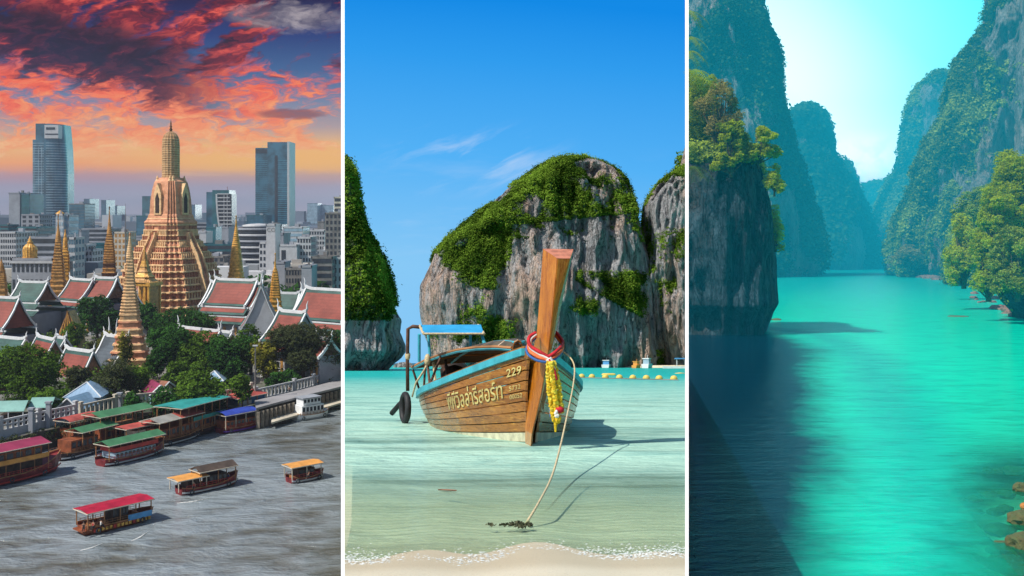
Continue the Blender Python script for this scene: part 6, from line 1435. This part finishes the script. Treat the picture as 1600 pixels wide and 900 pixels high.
gar = thing('garland', boat2.location, boat2.rotation_euler.z, 'long garland of yellow marigolds hanging from the knotted sashes', 'garland')
M_mari = mat('marigold', (.86, .52, .015), .7, .2, 14, bump=.4, bs=60); M_mari2 = mat('marigold_pale', (.92, .66, .06), .7, .2, 14)
rs2 = random.Random(5)
fl = None
for i in range(40):
    f = i/39
    for side in (-1, 0, 1):
        if f > .86 and side == 1: continue
        p_ = LB(lerp(861, 872, f)+side*(4.0+3.6*math.sin(f*2.8)), lerp(567, 657, f)+rs2.uniform(-1, 1), 15.74-(.05 if side == 0 else 0)+f*.16)
        if fl is None: o = boulder('flower', p_, (.048, .048, .034), M_mari, seed=3, parent=gar, sub=2); fl = o.data; fl2 = fl.copy(); fl2.materials.clear(); fl2.materials.append(M_mari2)
        else: o = link(bpy.data.objects.new('flower', fl if rs2.random() < .6 else fl2)); o.parent = gar; o.location = p_
        o.rotation_euler = (rs2.uniform(0, 6), rs2.uniform(0, 6), rs2.uniform(0, 6))
part('red_flower', MB().lathe([(.01, -.05), (.07, -.02), (.075, .03), (.02, .06)], 8), C_r, gar, True).location = LB(874, 641, 15.82)
for k_ in range(5): part('white_flower', MB().lathe([(.01, -.03), (.03, 0), (.01, .03)], 6), C_w, gar, True).location = LB(866+rs2.uniform(-3, 6), 645+rs2.uniform(-5, 8), 15.72)
part('tassel', MB().tube(LBs([(868, 658, 15.9), (868, 675, 15.92)]), [.035, .015], 6), M_mari, gar)
# mooring rope with its dip and sand anchor weed
rope = MB().tube(smooth_path([W2.at(868, 545, 16.4), W2.at(885, 553, 16.3), W2.at(897, 570, 16.0), W2.at(896, 600, 15.2), W2.at(886, 650, 13.4), W2.at(875, 700, 12.0), W2.at(862, 745, 10.6), W2.at(842, 785, 9.3), W2.g(822, 818, -.02)], 5), .012, 6).build('mooring_rope', M_rope, None, True)
tag(rope, 'pale mooring rope running from the bow down to the shallows', 'rope')
rng = np.random.default_rng(31); cs = [(*W2.g(lerp(758, 828, rng.uniform()**.6), 822+rng.normal()*2.0, 0).xy, .005) for _ in range(24)]
V, F, tt = leaf_cloud(cs, .04, 8, .02, rng, flat=.25); o = raw('seaweed', V, F, leaf_mat('seaweed_leaf', (.04, .05, .035), (.12, .12, .07), .1), tint=tt); tag(o, 'dark clump of seaweed where the mooring rope meets the wash', 'seaweed', kind='stuff')
p = W2.g(699, 767, .01); o = MB().loft([[(x_, -w_, .012+.02*x_*x_*9), (x_, 0, .002), (x_, w_, .012+.02*x_*x_*9)] for x_, w_ in ((-.10, .004), (-.05, .03), (0, .036), (.06, .02), (.10, .003))], closed=False).build('fallen_leaf', mat('dry_leaf', (.30, .12, .07), .7)); o.location = p; o.rotation_euler = (0, 0, -.3); tag(o, 'single brown dry leaf floating on the clear shallows', 'leaf')
# the thin white dividers that stand between the places
CUR = W1
for u0, lab in ((B1, 'slim white leaning board between the river city and the bay'), (B2, 'slim white leaning board between the bay and the lagoon canyon')):
    P_ = []
    for y_, z_ in ((1.6, 49.2), (3.6, 51.0)):
        w = 5.4/1600*y_/2; P_ += [(u0*y_-w, y_, z_), (u0*y_+w, y_, z_), (u0*y_+w+u0*.06, y_+.06, z_), (u0*y_-w+u0*.06, y_+.06, z_)]
    o = MB().hexa(P_).build('divider_board', mat('divider_white', (.99, .99, .99), .6, .0, 1)); o['noclip'] = 1; tag(o, lab, 'divider')
# =================================================================== PLACE 3: the lagoon canyon
CUR = W3
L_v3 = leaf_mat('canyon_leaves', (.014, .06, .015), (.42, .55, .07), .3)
L_v3d = leaf_mat('shaded_canyon_leaves', (.006, .035, .02), (.09, .19, .06), .2)  # darker canyon leaves, the backlit shade put into their colour
L_v3s = leaf_mat('near_leaves', (.015, .07, .008), (.52, .62, .03), .5)
L_v3w = leaf_mat('warm_leaves', (.07, .07, .02), (.50, .42, .12), .45)
M_can = rock_mat('canyon_limestone', (.42, .42, .40), (.16, .18, .19), (.45, .28, .18), (.03, .10, .04), .16, .45, .7, bump=.8)
M_near = rock_mat('shade_dark_limestone', (.09, .15, .19), (.003, .004, .009), (.10, .075, .06), (.02, .06, .02), .9, .6, .9, bump=.9, vegc=True)  # shade of the near cliff put into a darker rock colour
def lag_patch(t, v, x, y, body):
    # cliff shade painted into the colour on one side, pale shallows on the other
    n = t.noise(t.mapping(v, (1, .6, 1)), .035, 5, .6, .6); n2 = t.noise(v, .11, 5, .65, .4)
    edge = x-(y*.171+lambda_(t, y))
    deep_shade = (edge+(n-.5)*12+(n2-.5)*5).sm(4.0, -4.0)  # mask of the shade painted onto the water
    c = t.mix(body, (.002, .014, .035), deep_shade)
    mid = ((edge-7+(n2-.5)*8)/9).abs().sm(1, 0)  # teal rim that softens the painted shade
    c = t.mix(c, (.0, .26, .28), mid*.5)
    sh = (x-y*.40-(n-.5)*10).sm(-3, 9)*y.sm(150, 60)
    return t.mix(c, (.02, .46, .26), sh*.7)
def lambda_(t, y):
    # half width of the painted shade against distance
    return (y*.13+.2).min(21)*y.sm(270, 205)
def clear3(t, v, x, y):
    n = t.noise(v, .25, 4, .6)
    return (1-((x-y*.44+(n-.5)*5).sm(-3.0, 3.0)*y.sm(95, 70)*.85))
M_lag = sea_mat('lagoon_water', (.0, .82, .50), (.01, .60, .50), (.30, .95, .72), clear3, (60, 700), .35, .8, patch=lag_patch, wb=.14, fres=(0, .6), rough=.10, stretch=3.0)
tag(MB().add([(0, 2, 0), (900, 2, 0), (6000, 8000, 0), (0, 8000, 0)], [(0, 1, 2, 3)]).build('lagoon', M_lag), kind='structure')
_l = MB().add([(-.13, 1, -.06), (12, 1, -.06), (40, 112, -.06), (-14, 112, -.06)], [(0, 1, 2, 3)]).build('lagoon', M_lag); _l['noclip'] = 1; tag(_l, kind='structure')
CUR = W1; _l = MB().add([(-3, 2, -.06), (.1, 2, -.06), (20, 215, -.06), (-60, 215, -.06)], [(0, 1, 2, 3)]).build('river', M_river); _l['noclip'] = 1; tag(_l, kind='structure'); CUR = W3
tag(MB().add([(0, 2, -5), (900, 2, -1.6), (300, 130, -1.6), (0, 130, -6)], [(0, 1, 2, 3)]).build('lagoon_bed', mat('lagoon_sand', (.74, .80, .60), .9, .2, .2, dirt=.4)), kind='structure')
vg = lambda b, s: (lambda c, n, v: b+n[2]*1.2+fnoise(c[0]/s+5, c[1]/s, c[2]/s, 4)*1.7)
def vg_line(b, s, f): return lambda c, n, v: b+n[2]*.9+fnoise(c[0]/s+5, c[1]/s, c[2]/s*.7, 4)*1.4+f(*W3.px(c))
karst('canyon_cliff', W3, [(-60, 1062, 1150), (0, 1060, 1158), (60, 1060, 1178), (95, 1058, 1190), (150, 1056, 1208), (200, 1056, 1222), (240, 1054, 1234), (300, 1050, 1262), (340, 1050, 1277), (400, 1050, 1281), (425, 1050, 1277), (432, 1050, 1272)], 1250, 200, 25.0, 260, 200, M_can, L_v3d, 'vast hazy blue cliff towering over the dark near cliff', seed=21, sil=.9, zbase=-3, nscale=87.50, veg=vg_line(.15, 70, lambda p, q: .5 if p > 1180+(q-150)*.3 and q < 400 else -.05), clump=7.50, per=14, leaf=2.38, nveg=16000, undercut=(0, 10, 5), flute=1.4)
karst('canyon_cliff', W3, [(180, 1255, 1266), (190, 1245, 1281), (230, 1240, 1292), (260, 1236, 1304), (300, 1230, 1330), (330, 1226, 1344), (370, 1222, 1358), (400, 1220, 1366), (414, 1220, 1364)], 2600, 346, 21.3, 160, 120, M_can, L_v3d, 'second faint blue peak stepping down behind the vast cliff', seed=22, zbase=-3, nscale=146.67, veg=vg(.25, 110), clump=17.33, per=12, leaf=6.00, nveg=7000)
karst('canyon_cliff', W3, [(258, 1296, 1318), (270, 1290, 1326), (300, 1285, 1336), (340, 1280, 1350), (380, 1275, 1362), (410, 1275, 1367)], 3400, 353, 32.6, 90, 80, M_can, L_v3, 'narrow blue spur at the end of the west canyon wall', seed=23, zbase=-3, nscale=163.20, veg=vg(.4, 110), clump=19.04, per=12, leaf=6.80, nveg=1800)
karst('far_mountain', W3, [(289, 1372, 1384), (294, 1352, 1400), (305, 1338, 1420), (330, 1325, 1440), (410, 1300, 1480)], 7600, 678, 54.3, 100, 50, M_can, L_v3, 'palest rounded mountain closing the end of the canyon', seed=24, zbase=-3, nscale=352.86, veg=vg(.6, 200), clump=35.29, per=10, leaf=12.21, nveg=1500)
karst('far_mountain', W3, [(313, 1382, 1395), (318, 1370, 1410), (335, 1350, 1425), (360, 1343, 1440), (410, 1335, 1460)], 5900, 548, 49.4, 100, 50, M_can, L_v3, 'pale wooded hill in front of the palest mountain', seed=25, zbase=-3, nscale=274.42, veg=vg(.7, 200), clump=27.44, per=10, leaf=9.60, nveg=1800)
karst('far_mountain', W3, [(318, 1290, 1334), (340, 1290, 1346), (370, 1290, 1360), (411, 1290, 1374)], 4700, 414, 41.5, 80, 50, M_can, L_v3, 'low wooded slope at the far bend of the lagoon', seed=26, zbase=-3, nscale=221.18, veg=vg(.7, 160), clump=22.12, per=10, leaf=8.29, nveg=1400)
karst('canyon_cliff', W3, [(122, 1472, 1484), (128, 1458, 1493), (140, 1447, 1498), (155, 1437, 1506), (180, 1428, 1512), (210, 1420, 1530), (250, 1414, 1560), (275, 1402, 1580), (300, 1385, 1600), (330, 1372, 1620), (370, 1366, 1640), (400, 1362, 1650), (411, 1364, 1650)], 3050, 389, 33.7, 240, 160, M_can, L_v3, 'tall pointed turquoise peak behind the great east cliff', seed=27, sil=.8, zbase=-3, nscale=168.72, veg=vg_line(.05, 110, lambda p, q: .45 if q > 300 or p < 1440 else -.1), clump=15.57, per=12, leaf=5.45, nveg=12000)
karst('canyon_cliff', W3, [(-25, 1575, 1760), (-5, 1552, 1790), (20, 1533, 1800), (45, 1526, 1800), (80, 1520, 1800), (100, 1510, 1800), (120, 1500, 1800), (150, 1486, 1800), (165, 1480, 1800), (195, 1476, 1800), (230, 1462, 1800), (270, 1450, 1800), (300, 1440, 1800), (340, 1420, 1800), (370, 1408, 1800), (400, 1402, 1800), (425, 1396, 1800), (432, 1400, 1800)], 1230, 231, 24.4, 330, 230, M_can, L_v3, 'great east cliff with pale streaked faces between bands of forest', seed=28, sil=1.0, zbase=-3, nscale=75.50, veg=vg_line(-.12, 60, lambda p, q: (.75 if p < 1515-(q-100)*.12 else 0)+(.5 if 95 < q-(p-1530)*.1 < 165 else 0)-(.35 if 30 < q < 90 and p > 1535 else 0)-(.3 if q > 190 and p > 1530 else 0)), clump=5.60, per=16, leaf=1.70, nveg=20000, undercut=(0, 9, 5), flute=1.5)
karst('canyon_cliff', W3, [(330, 1520, 1800), (350, 1500, 1800), (380, 1487, 1800), (410, 1482, 1800), (440, 1484, 1800)], 730, 102, 10.3, 120, 60, M_can, L_v3, 'lower wooded shoulder between the great east cliff and the sunlit trees', seed=29, zbase=-2, nscale=34.22, veg=vg(.8, 30), clump=4.56, per=16, leaf=1.25, nveg=2600)
# near dark cliff
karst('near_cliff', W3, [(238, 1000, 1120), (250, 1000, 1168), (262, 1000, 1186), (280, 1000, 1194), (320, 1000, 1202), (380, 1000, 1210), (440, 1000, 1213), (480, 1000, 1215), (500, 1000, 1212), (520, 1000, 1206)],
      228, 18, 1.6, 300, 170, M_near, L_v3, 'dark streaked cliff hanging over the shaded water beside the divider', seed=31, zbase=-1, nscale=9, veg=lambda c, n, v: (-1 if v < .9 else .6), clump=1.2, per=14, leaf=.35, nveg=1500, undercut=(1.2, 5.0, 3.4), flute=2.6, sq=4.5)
rng = np.random.default_rng(77)
# overgrown shelf on top of the near cliff
lumps = []
for (px_, py_, rx, rz_, tn) in ((1085, 262, 6, 4, .12), (1115, 255, 6, 4, .12), (1150, 262, 5, 4, .18), (1180, 278, 3.2, 3, .3), (1095, 225, 6, 5, .15), (1125, 222, 5, 4.5, .2), (1085, 185, 5, 5, .3), (1095, 160, 4, 4.5, .6), (1108, 190, 3, 4, .5), (1080, 140, 3.5, 4, .4), (1160, 240, 4, 3.5, .35)):
    c = W3.at(px_, py_, 222); lumps.append((c.x, c.y, c.z, rx, 5, rz_, tn))
o = crown('foliage', lumps, L_v3s, None, rng, .7, 18, .2, 1.0); tag(o, 'dense shrubs and creepers covering the top of the dark near cliff', 'shrubs', kind='stuff')
def ctree(px_, yb, yt, w, Y, m_, label, seed, lean=(0, 0), **kw):
    b = W3.at(px_, yb, Y); k = Y/1600; return tree('tree', b, (yb-yt)*k, w*k, m_, M_bark, label, 'tree', 'trees on the lagoon cliffs', seed, lean=lean, **kw)
ctree(1128, 248, 124, 84, 214, L_v3w, 'feathery brownish tree standing on top of the dark near cliff', 301, nl=34, trunk=.12, leaf=.17, clump=.5, per=16, dens=1.0, ls=.42, tint=.7)
ctree(1185, 262, 200, 92, 211, L_v3s, 'bright green tree leaning out over the corner of the dark near cliff', 302, lean=(2.2, -.5), nl=34, trunk=.1, leaf=.2, clump=.5, per=18, dens=1.3, ls=.42, tint=.8)
ctree(1210, 305, 256, 34, 209, L_v3s, 'hanging bright bough below the leaning tree', 305, nl=7, trunk=.15, leaf=.18, clump=.5, per=18, tint=.85)
ctree(1212, 392, 318, 28, 226, L_v3s, 'small bright tree growing from the side of the dark near cliff', 303, nl=7, trunk=.1, leaf=.18, clump=.5, per=18, tint=.85)
ctree(1100, 262, 120, 70, 226, L_v3s, 'bright bushy tree behind the palms on the dark near cliff', 306, nl=36, trunk=.05, leaf=.2, clump=.6, per=18, dens=1.5, ls=.45, tint=.7)
ctree(1142, 275, 190, 74, 208, L_v3s, 'low bright shrub tree at the brow of the dark near cliff', 307, nl=30, trunk=.05, leaf=.2, clump=.5, per=18, dens=1.5, ls=.45, tint=.6)
for i, (px_, py_, n_, L_) in enumerate(((1078, 82, 8, 2.6), (1084, 112, 9, 3.4), (1080, 60, 7, 2.4), (1078, 232, 8, 3.0), (1082, 262, 8, 3.0), (1076, 20, 7, 2.8))):
    L_ *= 1.7; c = W3.at(px_-6, py_, 205); o = thing('palm_frond_cluster', c, 0, ['lower palm crown', 'broad drooping palm crown', 'small palm crown', 'dark fern crown', 'lowest dark fern crown', 'topmost palm crown'][i]+' fringing the divider edge '+['above the shrubs', 'over the feathery tree', 'below the topmost one', 'on the dark cliff shelf', 'under the fern on the cliff shelf', 'in the corner of the sky'][i], 'palm', 'palms beside the divider')
    part('trunk', MB().tube([(-1.0, .5, -4), (-.4, .2, -2), (0, 0, 0)], [.22, .16, .12], 6), M_bark, o)
    for j in range(n_):
        q = 2*math.pi*j/n_+.3*i; mb = MB(); pts = [Vector((math.cos(q)*L_*f, math.sin(q)*L_*f, L_*(.45*f-.95*f*f))) for f in np.linspace(0, 1, 9)]
        for a, b in zip(pts, pts[1:]):
            d = (b-a); s_ = d.cross(Vector((0, 0, 1))).normalized()
            for e_ in (-1, 1):
                for h_ in (0, .5): p0 = a+d*h_; tipp = p0+s_*e_*L_*.24+d*.9-Vector((0, 0, L_*.10)); mb.add([p0, p0+d*.22, tipp], [(0, 1, 2)])
        ob = part('leaf', mb, L_v3s, o); at_ = ob.data.attributes.new('tint', 'FLOAT', 'FACE'); at_.data.foreach_set('value', [(.25 if i in (3, 4) else .75)+rs.uniform(-.15, .15)]*len(ob.data.polygons))
# sunlit mound of trees on the east shore
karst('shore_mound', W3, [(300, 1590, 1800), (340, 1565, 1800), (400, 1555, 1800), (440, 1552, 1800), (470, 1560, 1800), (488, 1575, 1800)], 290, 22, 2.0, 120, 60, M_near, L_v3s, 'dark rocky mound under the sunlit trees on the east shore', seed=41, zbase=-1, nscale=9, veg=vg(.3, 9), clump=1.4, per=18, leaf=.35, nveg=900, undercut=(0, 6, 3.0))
for i, (px_, yb, yt, w, Y, m_, lab) in enumerate([
 (1588, 380, 240, 110, 262, L_v3s, 'tallest sunlit tree at the east edge of the lagoon'), (1562, 400, 292, 76, 256, L_v3s, 'sunlit yellow green tree in front of the tallest one'), (1545, 470, 350, 60, 266, L_v3s, 'bright tree hanging over the shore rocks'),
 (1590, 470, 350, 90, 250, L_v3, 'darker green tree low above the brown rocks'), (1506, 450, 340, 62, 330, L_v3s, 'soft green tree at the foot of the wooded shoulder'), (1520, 415, 300, 70, 420, L_v3, 'tree on the wooded shoulder behind the sunlit group'),
 (1568, 465, 400, 60, 252, L_v3, 'dark bush just above the shore rocks'), (1490, 440, 385, 36, 420, L_v3s, 'small tree at the western tip of the wooded shoulder'), (1535, 340, 292, 50, 520, L_v3, 'tree on the skyline of the wooded shoulder')]):
    ctree(px_, yb, yt, w, Y, m_, lab, 320+i, nl=40, trunk=.02, leaf=.24 if Y < 300 else .4, clump=.75 if Y < 300 else 1.2, per=16, dens=1.3, shape=1.1, ls=.48, tint=.8 if m_ is L_v3s else .55)
ctree(1418, 424, 382, 44, 1060, L_v3w, 'pale tree on the low point under the great east cliff', 340, nl=9, trunk=.15, leaf=.9, clump=2.4, per=16)
M_br = mat('brown_shore_rock', (.26, .15, .12), .9, .25, .5, bump=.8, bs=1.5, dirt=.7)
M_gr = mat('olive_boulder', (.085, .10, .035), .85, .3, 1.2, bump=.7, bs=3, dirt=.6, col2=(.13, .09, .03))
rr = random.Random(9)
for i in range(24):
    f = rr.random(); px_ = 1512+f*88; py_ = 462+f*32-rr.uniform(0, 12)+(4 if i % 3 else 0); c = W3.g(px_, py_, .1); s_ = rr.uniform(.6, 2.0)*(1.2 if f > .3 else .8)
    boulder('shore_rock', c, (s_*1.4, s_, s_*.75), M_br, 'brown shore rock in the heap under the sunlit trees', 'rock', 'brown rocks under the sunlit trees', seed=i)
for i in range(16):
    f = i/15; c = W3.g(1428+f*62, 432+f*8+rr.uniform(-2, 1), .1); s_ = rr.uniform(2, 5); boulder('shore_rock', c, (s_*1.8, s_, s_*.7), M_br, 'pinkish rock along the foot of the great east cliff', 'rock', 'rocks along the foot of the great east cliff', seed=40+i)
boulder('flat_rock', W3.g(1212, 500, .0), (1.6, 1.2, .5), M_gr, 'low mossy rock at the foot of the dark near cliff', seed=60)
boulder('sunken_rock', W3.g(1497, 495, -.1), (3.4, 2.0, .35), M_gr, 'flat reef patch barely under the water off the shore rocks', seed=61)
for i, (px_, py_, r_, h_) in enumerate(((1601, 764, .75, .6), (1602, 814, .95, .75), (1605, 850, .95, .75), (1608, 792, .55, .7))):
    boulder('boulder', W3.g(px_, py_, .1), (r_, r_*.8, r_*.62), M_gr if i != 3 else mat('orange_boulder', (.42, .17, .04), .85, .3, 1.5, bump=.6, dirt=.5), ['topmost of the mossy boulders at the corner of the lagoon', 'second mossy boulder, above the pale striped one', 'lowest mossy boulder with pale stripes at the corner', 'small orange boulder wedged between the mossy ones'][i], seed=70+i, sub=3)
for i, (px_, py_, r_) in enumerate(((1562, 828, .9), (1578, 862, 1.2), (1567, 880, 1.1), (1585, 735, .9), (1559, 735, .5), (1545, 772, .6), (1520, 780, .6), (1537, 845, .55), (1532, 880, .8), (1555, 800, .6), (1570, 795, .6), (1590, 890, .9), (1543, 735, .5), (1525, 800, .5), (1550, 860, .4), (1515, 870, .6), (1572, 772, .7))):
    boulder('sunken_stone', W3.g(px_, py_, -.45), (r_, r_*.8, r_*.4), M_gr, 'blurred stone lying under the green shallows', 'stone', 'stones under the green shallows', seed=90+i)
# ---- air: one body of haze in the canyon, one over the city
def haze(fr, y1, u0, u1, ztop, zbot, dens, col, lab, y0=3.0):
    m = bpy.data.materials.new('haze_air'); m.use_nodes = True; nt = m.node_tree; nt.nodes.clear()
    v = nt.nodes.new('ShaderNodeVolumePrincipled'); v.inputs['Density'].default_value = dens; v.inputs['Color'].default_value = (*col, 1); v.inputs['Anisotropy'].default_value = -.3 if dens > 1/4000 else 0
    o_ = nt.nodes.new('ShaderNodeOutputMaterial'); nt.links.new(v.outputs[0], o_.inputs['Volume'])
    o = MB().hexa([(u0*y0, y0, zbot), (u1*y0, y0, zbot), (u1*y1, y1, zbot), (u0*y1, y1, zbot), (u0*y0, y0, ztop), (u1*y0, y0, ztop), (u1*y1, y1, ztop), (u0*y1, y1, ztop)]).build('haze', m)
    o['noclip'] = 1; tag(o, lab, 'haze', kind='stuff')
CUR = W3; haze(W3, 9500, B2+.0005, .9, 400, -8, 1/2200, (.02, .72, 1.0), 'blue green haze filling the lagoon canyon')
CUR = W1; haze(W1, 12000, -.9, B1-.0005, 172, -3, 1/7500, (.50, .56, .72), 'pale evening haze over the river city')
finish()
